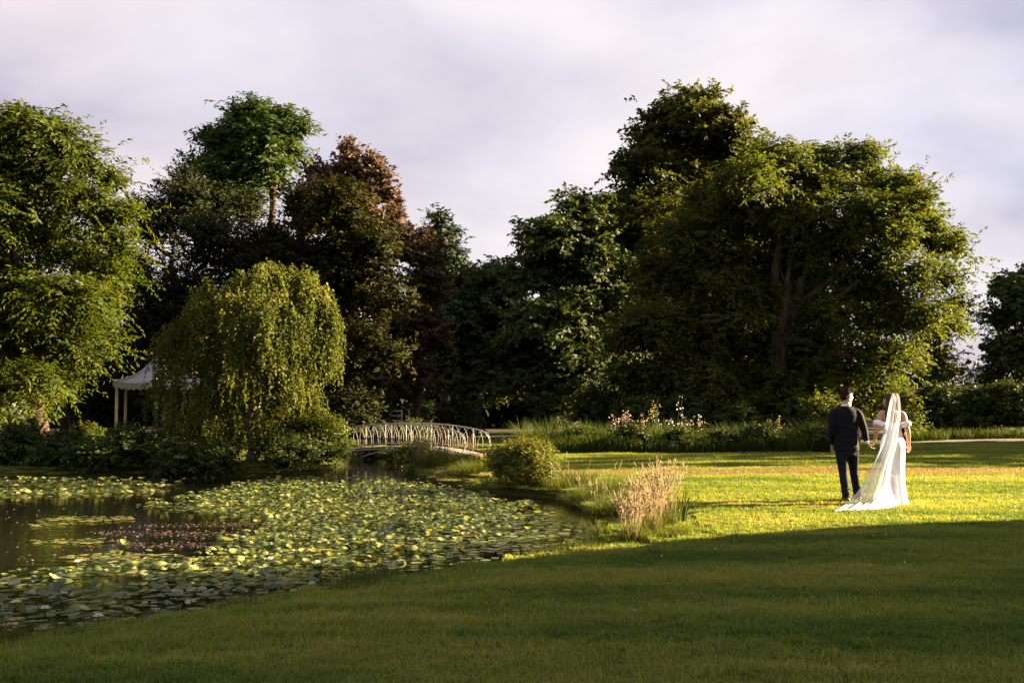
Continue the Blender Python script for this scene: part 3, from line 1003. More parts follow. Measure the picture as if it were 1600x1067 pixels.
for side_ in (-1, 1):
    for (x0, y0, x1, y1, wd_, nt_) in CURT:
        for j in range(nt_ if side_ < 0 else nt_ // 2):
            t_ = rng.random()
            xx = (x0 + (x1 - x0) * t_ + rng.normal() * wd_ * 0.5 - 392) * KM
            z0 = EYE - (y0 + (y1 - y0) * t_ - HORIZON) * KM
            hw_ = np.interp(z0, zz_, rgt) if xx > 0 else np.interp(z0, zz_, lft)
            yy_ = math.sqrt(max(0.05, 1 - (xx / hw_) ** 2)) * hw_ * 0.9 * side_
            od = np.array([xx, yy_, 0.0]); od /= np.linalg.norm(od) + 1e-6
            tufts.append((np.array([xx, yy_ + rng.normal() * 0.12, z0]), rng.uniform(0.35, 1.0), rng.integers(9, 15), 0.25 + 0.75 * rng.random(), od))
for i, (org, lt, nst, ct, outv) in enumerate(tufts):
    org = org - np.array([0, 0, bbase[2]])
    if i % 6 == 0:
        st = ttop - bbase + np.array([0, 0, -rng.uniform(0.0, 1.8)])
        if org[2] > st[2] - 1.8:
            mid_ = st * 0.45 + org * 0.55 + np.array([0, 0, 0.30])
            mb.tube([st, st * 0.7 + mid_ * 0.3 + [0, 0, 0.1], mid_, mid_ * 0.4 + org * 0.6 + [0, 0, 0.10], org], [0.03, 0.024, 0.017, 0.010, 0.005], 5, cap=False)
    for s in range(nst):
        p0 = org + rng.normal(size=3) * [0.10, 0.10, 0.10]
        ln_ = min(lt * rng.uniform(0.5, 1.2), p0[2] + 0.05 + rng.uniform(0.0, 0.25))
        if ln_ < 0.22: continue
        nlv = int(ln_ / 0.034)
        tl = np.linspace(0, 1, nlv)
        sw = np.sin(tl * rng.uniform(2, 6) + rng.uniform(0, 6)) * 0.04
        fan = outv * rng.uniform(0.0, 0.25) + np.array([rng.normal() * 0.10, rng.normal() * 0.10, 0])
        P = p0 + np.outer(np.sqrt(tl), fan * ln_) + np.stack([sw, sw * 0.6, -ln_ * tl ** 1.25], 1)
        A = rng.normal(size=(nlv, 3)) * 0.7 + [0, 0, -0.55]
        SV.append(P); SA.append(A); SN.append(rng.normal(size=(nlv, 3)) * 0.7 + outv * 0.7 + [0, 0, 0.3])
        SL.append(0.085 * rng.uniform(0.6, 1.35, nlv)); ST.append(np.clip(ct * 0.7 + 0.3 * rng.random(nlv), 0, 1))
SL = np.concatenate(SL)
V, T = leaf_arrays(np.concatenate(SV), np.concatenate(SA), np.concatenate(SN), SL, SL * 0.62, np.concatenate(ST))
mb.build('trunk', BARK_BIRCH, birch, True)
o = link('crown', foliage_mesh('birch_crown', V, T), L_BIRCH, birch)
o['kind'] = 'stuff'


# ------------------------------------------------------------------ shrubs
def shrub(name, label, px, py, rpx, Y, mat, n, group=None, base_py=None, sq=0.9, lumps=7, cat='shrub', L=0.10, Wd=0.05, flowers=None, **kw):
    c = at(px, py, Y)
    r = rpx / FPX * Y
    gz = float(ground_z(c[0], Y))
    base = np.array([c[0], Y, gz])
    root = empty(name, base)
    tag(root, label, cat, group)
    h = c[2] + r * sq - gz
    bl = []
    for i in range(lumps):
        a_ = rng.uniform(0, 6.28); q = rng.uniform(0.15, 0.62) * r
        zz = gz + h * rng.uniform(0.3, 0.72)
        rr = r * rng.uniform(0.42, 0.62)
        bl.append([c[0] + math.cos(a_) * q, Y + math.sin(a_) * q, zz, rr, rr, min(rr * 0.95, h * 0.36)])
    bl.append([c[0], Y, gz + h * 0.5, r * 0.7, r * 0.7, h * 0.46])
    V, T = crown_arrays(bl, n, rng, L=L, Wd=Wd, **{**dict(clump=0.22, spray=0.28, droop=0.1, up=0.35, fill=0.12, S=6, nl=8), **kw})
    o1 = link('foliage', foliage_mesh(name + '_foliage', V - base, T), mat, root)
    o1['kind'] = 'stuff'
    mb = MB()
    for i in range(6):
        e = np.array([rng.uniform(-.5, .5) * r, rng.uniform(-.5, .5) * r, h * rng.uniform(0.4, 0.75)])
        mb.tube(bent((e[0] * 0.15, e[1] * 0.15, -0.05), e, rng, 5, 0.06), np.linspace(0.025, 0.008, 5), 5, cap=False)
    mb.build('stem', BARK, root, True)
    if flowers:
        fm, nf, fs = flowers
        k = rng.choice(len(V) // 4, nf)
        fp = V[k * 4 + 2] - base + rng.normal(size=(nf, 3)) * 0.02
        V2, T2 = leaf_arrays(fp, rng.normal(size=(nf, 3)), rng.normal(size=(nf, 3)), fs, fs * 0.9, rng.random(nf))
        o2 = link('blossom', foliage_mesh('blossom', V2, T2), fm, root)
        o2['kind'] = 'stuff'
    return root


P_ORANGE = mat_leaf('petal_orange', (0.35, 0.16, 0.02), (0.55, 0.32, 0.04), trans=0.3, tcol=(1, 1, 0.8))
P_WHITE = mat_leaf('petal_white', (0.55, 0.5, 0.45), (0.75, 0.7, 0.66), trans=0.35, tcol=(1, 1, 1))
P_PINK = mat_leaf('petal_pink', (0.45, 0.26, 0.24), (0.65, 0.45, 0.40), trans=0.35, tcol=(1, 0.95, 0.95))
P_YELLOW = mat_leaf('petal_yellow', (0.30, 0.22, 0.06), (0.45, 0.36, 0.12), trans=0.35, tcol=(1, 1, 0.8))
P_RED = mat_leaf('petal_red', (0.35, 0.05, 0.03), (0.45, 0.12, 0.06), trans=0.3, tcol=(1, 0.8, 0.8))

shrub('waterside_shrub', 'dark shrub at the far waterline, below the left edge tree', 12, 716, 42, 24.5, L_SHRUB, 5000)
shrub('waterside_shrub', 'dark shrub at the far bank in front of the thick reddish trunk', 88, 722, 34, 24.4, L_SHRUB, 5000)
shrub('waterside_shrub', 'dark low shrub at the far bank below the two slim trunks', 146, 726, 30, 24.2, L_SHRUB, 5000)
shrub('waterside_shrub', 'dark shrub at the far bank just before the garden pavilion', 206, 722, 34, 24.4, L_SHRUB, 6500, sq=1.1, up=0.6, flowers=(P_WHITE, 14, 0.06))
shrub('waterside_shrub', 'dark shrub at the far bank under the birch beside the pavilion', 268, 726, 32, 24.2, L_SHRUB, 5000)
shrub('waterside_shrub', 'dark small shrub at the waterline under the middle of the birch', 335, 730, 26, 24.2, L_SHRUB, 3500)
shrub('waterside_shrub', 'dark green shrub at the waterline right under the birch curtain', 450, 722, 34, 24.5, L_SHRUB, 4500)
shrub('waterside_shrub', 'leafy green shrub catching sun at the left end of the bridge', 494, 698, 42, 25.8, L_BRIGHT, 8000, sq=1.0, up=0.7, spray=0.35)
shrub('golden_shrub', 'small golden sunlit shrub on the far bank beside the slim trunks', 140, 683, 20, 28.5, L_BRIGHT, 2200)
shrub('dome_bush', 'rounded bush with small orange flowers on the bank past the bridge', 818, 736, 56, 19.6, L_DOME, 26000, lumps=12, sq=0.8, L=0.055, Wd=0.022,
      flowers=(P_ORANGE, 240, 0.030), clump=0.12, spray=0.16, droop=0.2)
shrub('bridge_shrub', 'sunlit bush seen through the railing of the bridge', 645, 684, 30, 32.5, L_BRIGHT, 5000, flowers=(P_WHITE, 12, 0.06))
shrub('bridge_shrub', 'reddish leaved bush behind the bridge railing near its right end', 690, 688, 17, 33, L_PLUM, 1800, flowers=(P_RED, 40, 0.06))
shrub('bridge_shrub', 'low yellowish bush on the bank under the bridge arch', 650, 716, 18, 26.9, L_BRIGHT, 2500)
for px, py, r, Y, lab in ((330, 640, 62, 37.2, 'added dark holly bush shading the pavilion, behind its side of the birch'), (415, 625, 72, 37.6, 'added tall dark holly bush shading the pavilion, behind the middle of the birch'),
                          (480, 600, 66, 38.0, 'added tall dark holly bush shading the pavilion, right behind the birch curtain'), (165, 640, 50, 40, 'dark holly bush left behind the pavilion'),
                          (556, 648, 38, 35.8, 'dark holly bush beside the trunk of the yew near the bridge'), (715, 650, 24, 45, 'dark holly bush behind the right half of the bridge')):
    shrub('holly_bush', lab, px, py, r, Y, L_CYPRESS, 9000, L=0.15, Wd=0.08, clump=0.35, spray=0.4, fill=0.3)  # the three behind the birch are added to keep sun off the pavilion
# understorey at the foot of the trees
und = [(585, 652, 30, 44, 'low dark bush at the foot of the yew beside the white railings'), (665, 655, 22, 47, 'spiky small bush below the low rounded dark tree'),
       (925, 640, 40, 46, 'dark bush under the layered dark tree behind the border'), (1000, 655, 34, 42, 'dark bush behind the pale flowers of the border'),
       (1075, 655, 36, 42, 'dark bush at the foot of the feathery tree'), (1150, 660, 30, 41, 'dark bush left of the foot of the great ash'),
       (1255, 655, 32, 41, 'dark bush right of the foot of the great ash'), (860, 650, 26, 50, 'small dark bush in the shade beyond the border')]
for px, py, r, Y, lab in und:
    shrub('woodland_bush', lab, px, py, r, Y, L_SHRUB, 4000, L=0.16, Wd=0.09, clump=0.3, spray=0.35)
shrub('lit_bush', 'sunlit leafy bush close behind the groom', 1290, 640, 26, 39.5, L_ASH, 2600, L=0.15, Wd=0.07, clump=0.3, spray=0.4)
shrub('lit_bush', 'sunlit leafy bush close behind the bride', 1405, 632, 30, 39.5, L_ASH, 3400, L=0.15, Wd=0.07, clump=0.3, spray=0.4)
# hedge and rough border beyond the path
for px, py, r, Y, lab, mt in ((1455, 645, 38, 46, 'dark hedge bush left of the glass roof', L_SHRUB), (1510, 645, 38, 46.5, 'dark hedge bush below the glass roof', L_OAK),
                              (1565, 640, 44, 46, 'dark hedge bush at the right edge beyond the path', L_SHRUB), (1630, 640, 46, 46, 'dark hedge bush cut by the right picture edge', L_OAK)):
    shrub('hedge_bush', lab, px, py, r, Y, mt, 6500, L=0.17, Wd=0.09, clump=0.35, spray=0.4)


# ------------------------------------------------------------------ reeds, tall grasses, border
def grass_clump(name, label, base, rad, n, h, wd, lean, mat, group=None, cat='grass clump', straw=0, straw_h=1.0, wind=(0.1, 0.0)):
    base = np.asarray(base, float)
    root = empty(name, base)
    tag(root, label, cat, group)
    a_ = rng.uniform(0, 6.28, n); q = rad * np.sqrt(rng.random(n))
    P = np.stack([np.cos(a_) * q, np.sin(a_) * q, np.full(n, -0.03)], 1)
    P[:, 2] += ground_z(P[:, 0] + base[0], P[:, 1] + base[1]) - base[2]
    az = a_ + rng.normal(size=n) * 0.9
    H = h * rng.uniform(0.55, 1.1, n)
    V, Q, T, tt = blade_arrays(P, H, wd * rng.uniform(0.6, 1.2, n), lean * rng.uniform(0.2, 1.4, n), az, rng, rng.random(n))
    o1 = link('blades', blades_mesh(name + '_blades', V, Q, T, tt), mat, root)
    o1['kind'] = 'stuff'
    if straw:
        VV, TT = [], []
        mbv, mq, mt_, mti, off = [], [], [], [], 0
        n2 = straw
        a_ = rng.uniform(0, 6.28, n2); q = rad * 0.85 * np.sqrt(rng.random(n2))
        P = np.stack([np.cos(a_) * q, np.sin(a_) * q, np.full(n2, 0.0)], 1)
        P[:, 2] += ground_z(P[:, 0] + base[0], P[:, 1] + base[1]) - base[2]
        az = a_ + rng.normal(size=n2) * 0.7
        H = straw_h * rng.uniform(0.6, 1.08, n2)
        le = rng.uniform(0.02, 0.38, n2)
        az = np.where(rng.random(n2) < 0.35, math.pi + rng.normal(size=n2) * 0.6, az)
        V, Q, T, tt = blade_arrays(P, H, np.full(n2, 0.006), le, az, rng, rng.random(n2))
        tips = V[4::5]
        mids = (V[2::5] + V[3::5]) / 2
        dr = unit(tips - mids)
        # seed heads: short overlapping scales up the last third of each stem
        ks = 9
        tk = np.linspace(0.35, 1.05, ks)
        SP_ = mids[:, None, :] + (tips - mids)[:, None, :] * tk[None, :, None]
        A = dr[:, None, :] * 1.4 + rng.normal(size=SP_.shape) * 0.33
        V2, T2 = leaf_arrays(SP_, A, rng.normal(size=SP_.shape), 0.055, 0.013, rng.random(SP_.shape[:2]))
        nq = len(V2) // 4
        V3 = np.concatenate([V, V2])
        Q3 = np.concatenate([Q, np.arange(nq * 4).reshape(nq, 4) + len(V)])
        o2 = link('seed_heads', mesh_np('seed_heads', V3, quads=Q3, tris=T, attrs={'tint': np.concatenate([tt, T2])}), L_STRAW, root)
        o2['kind'] = 'stuff'
    return root


def gpt(px, Y):
    x = (px - 800) / FPX * Y
    return np.array([x, Y, float(ground_z(x, Y))])


grass_clump('ornamental_grass', 'nearest clump of straw coloured seeding grass at the pond corner', gpt(985, 11.9), 0.15, 220, 0.36, 0.008, 0.5, L_TALLGRASS, 'straw grasses at the pond corner', straw=75, straw_h=0.58)
grass_clump('ornamental_grass', 'middle clump of straw coloured seeding grass at the pond corner', gpt(1010, 12.3), 0.18, 260, 0.40, 0.008, 0.5, L_TALLGRASS, 'straw grasses at the pond corner', straw=105, straw_h=0.76)
grass_clump('ornamental_grass', 'clump of straw coloured seeding grass beside the dark sword leaves', gpt(1036, 12.9), 0.17, 260, 0.42, 0.008, 0.45, L_TALLGRASS, 'straw grasses at the pond corner', straw=95, straw_h=0.82)
grass_clump('sword_leaf_plant', 'dark green sword leaved plant right of the straw grass', gpt(1062, 13.1), 0.06, 14, 0.62, 0.028, 0.35, L_REED)
grass_clump('green_tussock', 'fresh green grass tussock at the foot of the straw grass', gpt(1030, 12.0), 0.34, 900, 0.22, 0.006, 0.8, L_TALLGRASS)
grass_clump('bank_tussock', 'overhanging green tussock between the dome bush and the straw grass', gpt(930, 17.2), 0.55, 1300, 0.42, 0.008, 1.1, L_TALLGRASS, straw=9, straw_h=0.62)
grass_clump('bank_tussock', 'overhanging grass tussock right beside the dome bush', gpt(886, 19.0), 0.5, 1000, 0.38, 0.008, 1.1, L_TALLGRASS, straw=6, straw_h=0.6)
grass_clump('bank_tussock', 'long grass tussock leaning over the dark corner of the pond', gpt(968, 15.2), 0.5, 1200, 0.42, 0.008, 1.0, L_TALLGRASS, straw=12, straw_h=0.6)
grass_clump('bank_tussock', 'sunlit tussock with straw stems before the bridge', gpt(672, 25.4), 0.5, 800, 0.65, 0.010, 0.7, L_TALLGRASS, straw=70, straw_h=0.95)
grass_clump('bank_tussock', 'green tussock at the bridge foot with few straw stems', gpt(715, 24.6), 0.55, 900, 0.5, 0.010, 0.8, L_TALLGRASS, straw=24, straw_h=0.75)
grass_clump('bank_tussock', 'grass tussock at the waterline left of the dome bush', gpt(745, 22.4), 0.55, 1000, 0.42, 0.009, 0.9, L_TALLGRASS)
grass_clump('bank_tussock', 'sunny grass tussock behind the dome bush', gpt(788, 24.5), 0.45, 800, 0.7, 0.010, 0.6, L_TALLGRASS, straw=20, straw_h=0.85)
ORD = 'first second third fourth fifth sixth seventh eighth ninth tenth eleventh twelfth thirteenth fourteenth fifteenth sixteenth last'.split()
for i, px in enumerate(np.linspace(832, 1285, 17)):
    for row in (0, 1):
        Y = 30.6 + 1.6 * (i / 16) + row * 1.3
        g_ = grass_clump('border_reeds', f"{ORD[i]} reed clump from the bridge end, {'back' if row else 'front'} row of the long border", gpt(px + row * 13 + rng.uniform(-5, 5), Y), 0.62,
                    int(rng.uniform(380, 600)), (0.62 + 0.30 * row) * rng.uniform(0.75, 1.3), 0.022, rng.uniform(0.45, 0.8), L_REED, 'reeds of the long border', cat='reeds')
rb = [(1440, 42.5), (1475, 43.5), (1515, 43.5), (1555, 43.8), (1600, 43.8), (1640, 44)]
for px, Y in rb:
    grass_clump('rough_grass', 'shaded rough grass clump beyond the gravel path', gpt(px, Y), 1.0, 500, 0.6, 0.03, 0.6, L_REED, 'rough grass beyond the path')


for px, Y, r, lab in ((905, 31.4, 15, 'low leafy plant in the front of the border, nearest the bridge'), (985, 31.2, 20, 'low leafy plant in the border below the pink flowers'), (1060, 31.4, 18, 'low leafy plant in the border below the white flowers'),
                      (1130, 31.6, 16, 'low leafy plant in the middle of the border'), (1190, 31.8, 20, 'low leafy plant in the border left of the groom'), (1275, 32, 18, 'low leafy plant in the border just beside the groom')):
    shrub('border_plant', lab, px, 692, r, Y, L_SHRUB, 1800, L=0.13, Wd=0.07, clump=0.2, spray=0.25)


def bloom_plant(label, px, Y, h, mat, n, stems=7, spread=0.35, leafmat=L_REED, fs=0.065):
    base = gpt(px, Y)
    root = empty('flowering_plant', base)
    tag(root, label, 'flowers')
    mb = MB()
    pts = []
    for i in range(stems):
        e = np.array([rng.uniform(-spread, spread), rng.uniform(-0.2, 0.2), h * rng.uniform(0.7, 1.05)])
        p_ = bent((e[0] * 0.3, e[1] * 0.3, -0.03), e, rng, 5, 0.03)
        mb.tube(p_, np.linspace(0.012, 0.006, 5), 4, cap=False)
        for t_ in rng.uniform(0.72, 1.0, n // stems):
            pts.append(p_[0] + (e - p_[0]) * t_ + rng.normal(size=3) * [0.05, 0.05, 0.03])
    mb.build('stem', leafmat, root)
    pts = np.array(pts)
    V, T = leaf_arrays(pts, rng.normal(size=pts.shape), rng.normal(size=pts.shape), fs, fs * 0.9, rng.random(len(pts)))
    o1 = link('blossom', foliage_mesh('blossom', V, T), mat, root)
    o1['kind'] = 'stuff'


bloom_plant('pale pink flower spires in the border, leftmost of the blooms', 968, 33.6, 1.22, P_PINK, 50)
bloom_plant('pink flower spires in the border beside the yellow blooms', 992, 33.4, 1.35, P_PINK, 70)
bloom_plant('tall yellow flowers standing highest in the border', 1017, 33.6, 1.75, P_YELLOW, 60, spread=0.25)
bloom_plant('white flowers in the border right of the tall yellow ones', 1044, 33.4, 1.2, P_WHITE, 50, 9, 0.45)
bloom_plant('sparse white flowers in the border before the feathery tree', 1078, 33.6, 1.15, P_WHITE, 34, 8, 0.45)
bloom_plant('few peach flowers at the right of the blooming border', 1100, 33.6, 1.15, P_ORANGE, 18, 5, 0.3)
bloom_plant('tall white umbel flowers against the dark wood', 1055, 34.5, 1.75, P_WHITE, 16, 3, 0.25)
bloom_plant('small white and red flowers behind the right end of the bridge', 738, 31.5, 0.9, P_RED, 30, 6, 0.35)
bloom_plant('yellow leafy flower at the border end behind the groom', 1213, 33.9, 1.1, P_YELLOW, 30, 5, 0.25)

# ------------------------------------------------------------------ grass fringe along the banks
rng = np.random.default_rng(31)
seg = np.roll(POND, -1, axis=0) - POND
sl_ = np.linalg.norm(seg, axis=1)
mids = POND + seg / 2
wgt = sl_ * np.where((mids[:, 1] < 40) & (np.abs(mids[:, 0]) < mids[:, 1] * 0.62 + 2), 1, 0.0) * np.clip(14 / mids[:, 1], 0.6, 1.6)
n = 64000
si = rng.choice(len(POND), n, p=wgt / wgt.sum())
P2 = POND[si] + seg[si] * rng.random((n, 1)) + rng.normal(size=(n, 2)) * 0.42
d = poly_sd(POND, P2[:, 0], P2[:, 1])
clumpy = np.sin(P2[:, 0] * 3.1 + P2[:, 1] * 1.3) * np.sin(P2[:, 1] * 2.7 - P2[:, 0] * 1.1) + 0.5 * np.sin(P2[:, 0] * 7.7) 
ok = (d > -0.06) & (d < 0.75) & (rng.random(n) < 0.45 + 0.45 * clumpy)
P2, d, clumpy = P2[ok], d[ok], clumpy[ok]
P = np.concatenate([P2, (ground_z(P2[:, 0], P2[:, 1]) - 0.01)[:, None]], 1)
H = (0.05 + 0.16 * np.exp(-d / 0.35)) * rng.uniform(0.5, 1.25, len(P)) * (0.75 + 0.8 * np.clip(clumpy, 0, 1))
V, Q, T, tt = blade_arrays(P, H, rng.uniform(0.004, 0.008, len(P)), rng.uniform(0.2, 1.2, len(P)), rng.uniform(0, 6.28, len(P)), rng, rng.random(len(P)))
bank = link('bank_grass', blades_mesh('bank_grass', V, Q, T, tt), L_TALLGRASS)
tag(bank, 'longer uncut grass fringing the edge of the pond', 'grass', kind='stuff')

# clover and daisy heads in the near lawn
n = 90
Y_ = rng.uniform(4.6, 13, n); X_ = rng.uniform(-1, 1, n) * (Y_ * 0.55) + 1.0
cl = np.sin(X_ * 1.9 + 1) * np.sin(Y_ * 2.3) + 0.4 * X_ / 5
ok = (poly_sd(POND, X_, Y_) > 0.6) & (cl + rng.normal(size=n) * 0.3 > 0.35)
X_, Y_ = X_[ok], Y_[ok]
P = np.stack([X_, Y_, ground_z(X_, Y_) + 0.035], 1)
P = (P[:, None, :] + rng.normal(size=(len(P), 5, 3)) * 0.004).reshape(-1, 3)
V, T = leaf_arrays(P, rng.normal(size=P.shape), rng.normal(size=P.shape) + [0, 0, 1], 0.013, 0.012, rng.random(len(P)))
fl = link('clover_flowers', foliage_mesh('clover_flowers', V, T), P_WHITE)
tag(fl, 'tiny white clover heads scattered in the near lawn', 'flowers', kind='stuff')

# ------------------------------------------------------------------ water lilies
m, nd, ln = newmat('lily_pad')
o_ = nd.new('ShaderNodeOutputMaterial')
oi = nd.new('ShaderNodeObjectInfo')
a = nd.new('ShaderNodeAttribute'); a.attribute_name = 'tint'
ad = nd.new('ShaderNodeMath'); ad.operation = 'ADD'
mu = nd.new('ShaderNodeMath'); mu.operation = 'MULTIPLY'; mu.inputs[1].default_value = 1.0
sp_ = nd.new('ShaderNodeSeparateColor')
ln.new(oi.outputs['Color'], sp_.inputs[0])
ln.new(sp_.outputs['Red'], mu.inputs[0])
# single pads carry their tone in the object colour's red (1 - tone), the joined ones in 'tint'
sb_ = nd.new('ShaderNodeMath'); sb_.operation = 'SUBTRACT'; sb_.inputs[0].default_value = 1.0
ln.new(mu.outputs[0], sb_.inputs[1])
ln.new(sb_.outputs[0], ad.inputs[0]); ln.new(a.outputs['Fac'], ad.inputs[1])
cr_ = ramp(nd, ln, ad.outputs[0], [(0.0, (0.040, 0.068, 0.018)), (0.40, (0.080, 0.115, 0.03)), (0.70, (0.17, 0.20, 0.06)), (0.95, (0.33, 0.31, 0.13)), (1.0, (0.30, 0.19, 0.09))])
tco = nd.new('ShaderNodeTexCoord')
nz = noise(nd, ln, 14, 4)
vr = ramp(nd, ln, nz.outputs['Fac'], [(0.3, (0.72, 0.75, 0.7)), (0.7, (1.15, 1.1, 1.0))])
pc = mixc(nd, ln, 1.0, cr_.outputs['Color'], vr.outputs['Color'], 'MULTIPLY')
p = nd.new('ShaderNodeBsdfPrincipled')
p.inputs['Roughness'].default_value = 0.34
p.inputs['Specular IOR Level'].default_value = 0.5
ln.new(pc, p.inputs['Base Color'])
tr = nd.new('ShaderNodeBsdfTranslucent')
ln.new(mixc(nd, ln, 1.0, pc, (1.5, 1.35, 0.6), 'MULTIPLY'), tr.inputs['Color'])
ms = nd.new('ShaderNodeMixShader'); ms.inputs[0].default_value = 0.3
ln.new(p.outputs[0], ms.inputs[1]); ln.new(tr.outputs[0], ms.inputs[2]); ln.new(ms.outputs[0], o_.inputs[0])
LILY = m


def pad_shape(cup, wav, ph, n=13, notch=0.28):
    """a round leaf with its notch, unit radius, cupped and wavy"""
    ang = np.linspace(notch / 2, 2 * math.pi - notch / 2, n)
    v = [[0, 0, 0]]
    for rr in (0.55, 1.0):
        for a_ in ang:
            q = rr * (1 + 0.04 * math.sin(3 * a_ + ph))
            v.append([q * math.cos(a_), q * math.sin(a_), cup * rr * rr + wav * rr * math.sin(2 * a_ + ph) + 0.5 * wav * rr * math.sin(5 * a_ + 2 * ph)])
    t = [[0, 1 + i, 2 + i] for i in range(n - 1)]
    q = [[1 + i, 1 + n + i, 2 + n + i, 2 + i] for i in range(n - 1)]
    return np.array(v), np.array(q), np.array(t)


FLAT = [pad_shape(0.0, 0.012, i * 1.7) for i in range(3)]
CUPPED = [pad_shape(c, w_, i * 2.1) for i, (c, w_) in enumerate(((0.28, 0.12), (-0.50, 0.10), (0.50, 0.06), (-0.32, 0.18)))]


FLAT_LOW = [pad_shape(0.0, 0.012, i * 1.7, 8) for i in range(3)]
CUPPED_LOW = [pad_shape(c, w_, i * 2.1, 8) for i, (c, w_) in enumerate(((0.28, 0.12), (-0.50, 0.10), (0.50, 0.06), (-0.32, 0.18)))]
CUPDIR = (1, -1, 1, -1)


def px_poly(lst):
    return np.array([gnd(x, y, WATER_Z)[:2] for x, y in lst])


MAIN = px_poly([(215, 790), (330, 762), (420, 748), (520, 742), (620, 746), (700, 764), (790, 775), (850, 790), (880, 806), (925, 832), (890, 852), (780, 876), (640, 900),
                (500, 925), (350, 955), (150, 985), (0, 998), (-250, 1010), (-300, 930), (0, 905), (60, 893), (120, 884), (260, 872), (330, 862), (345, 840), (430, 818), (330, 806)])
RAISED = px_poly([(260, 790), (360, 765), (480, 752), (600, 755), (690, 770), (750, 785), (790, 800), (740, 822), (660, 850), (580, 880), (470, 905), (330, 925), (120, 935), (-100, 945),
                  (-100, 910), (200, 885), (340, 870), (350, 845), (440, 820)])
BACK = px_poly([(-300, 752), (0, 751), (120, 750), (200, 753), (255, 757), (285, 755), (235, 768), (150, 775), (60, 778), (0, 777), (-300, 782)])
THIN = [px_poly(q) for q in ([(45, 815), (110, 808), (200, 807), (205, 813), (120, 818), (60, 824)], [(55, 846), (130, 842), (195, 844), (150, 850), (60, 850)],
                             [(100, 872), (200, 864), (260, 868), (250, 880), (150, 880)], [(240, 745), (330, 741), (420, 740), (410, 744), (300, 747)])]
RED = [px_poly(q) for q in ([(130, 828), (250, 820), (420, 815), (440, 822), (350, 838), (330, 856), (200, 856), (190, 840)], [(110, 872), (200, 862), (250, 864), (200, 878)],
                            [(55, 845), (130, 842), (190, 845), (120, 851)])]
rng = np.random.default_rng(41)


def fill_poly(poly, spacing, jit=0.45):
    lo, hi = poly.min(0), poly.max(0)
    X, Y = np.meshgrid(np.arange(lo[0], hi[0], spacing), np.arange(lo[1], hi[1], spacing * 0.9))
    X = X.ravel() + rng.uniform(-jit, jit, X.size) * spacing; Y = Y.ravel() + rng.uniform(-jit, jit, Y.size) * spacing
    ok = (poly_sd(poly, X, Y) < 0.05) & (poly_sd(POND, X, Y) < -0.12)
    return X[ok], Y[ok]


pads = []   # x, y, z, r, tiltx, tilty, yaw, raised, tone


def add_pads(X, Y, raised_p, rlo, rhi, tone_lo=0.0, tone_hi=0.7):
    for x, y in zip(X, Y):
        up_ = rng.random() < raised_p(x, y)
        r = (rlo + (rhi - rlo) * rng.random() ** 1.5) * (1.05 if up_ else 1.0)
        tone = tone_lo + (tone_hi - tone_lo) * (rng.random() ** 2 * 0.55 if rng.random() < 0.58 else rng.uniform(0.7, 1.1))
        if rng.random() < 0.008: tone = rng.uniform(0.95, 1.0)
        if up_:
            z = WATER_Z + rng.uniform(0.02, 0.11)
            tl = abs(rng.normal(0.04, 0.20)); az = rng.uniform(0, 6.28)
        else:
            z = WATER_Z + rng.uniform(0.006, 0.022); tl = rng.uniform(0, 0.03); az = rng.uniform(0, 6.28)
        pads.append((x, y, z, r, tl, az, rng.uniform(0, 6.28), up_, min(tone, 1.0)))


X, Y = fill_poly(MAIN, 0.102)
inr = poly_sd(RAISED, X, Y)
dd = poly_sd(MAIN, X, Y)
keep = rng.random(len(X)) < np.clip(0.30 + 0.62 * smoothstep(0.1, -0.9, dd) + 0.35 * (inr < 0), 0, 0.97)
keep &= (np.sin(X * 1.7 + 2 * np.sin(Y * 0.8)) * np.sin(Y * 1.3 + X * 0.4) > -0.82)
add_pads(X[keep], Y[keep], lambda x, y: float(np.clip(0.55 - poly_sd(RAISED, np.array([x]), np.array([y]))[0] * 0.55, 0.0, 0.48)), 0.030, 0.074, 0.0, 0.8)
X, Y = fill_poly(BACK, 0.13)
keep = rng.random(len(X)) < 0.92
add_pads(X[keep], Y[keep], lambda x, y: 0.35, 0.04, 0.085, 0.1, 0.85)
for q in THIN:
    X, Y = fill_poly(q, 0.10)
    keep = rng.random(len(X)) < 0.35 + 0.5 * (np.sin(Y * 7 + X * 0.6) > -0.2)
    add_pads(X[keep], Y[keep], lambda x, y: 0.02, 0.035, 0.065, 0.4, 0.95)


def pad_matrix(pd):
    x, y, z, r, tl, az, yaw, up_, tone = pd
    ax = Vector((math.cos(az), math.sin(az), 0))
    return Matrix.Translation((x, y, z)) @ Matrix.Rotation(tl, 4, ax) @ Matrix.Rotation(yaw, 4, 'Z') @ Matrix.Scale(r, 4)


inview = [i for i, pd in enumerate(pads) if abs(pd[0]) < pd[1] * 0.512 and pd[1] > 6]
score = sorted(inview, key=lambda i: -pads[i][3] * (0.5 + 0.5 * math.sin(0.16 + pads[i][4])) / pads[i][1] ** 1.5)
single = set(score[:300])


def pad_mesh(sh, nm):
    v, q, t = sh
    me = mesh_np(nm, v, q, t, True, {'tint': np.zeros(len(v))})
    me.materials.append(LILY)
    return me


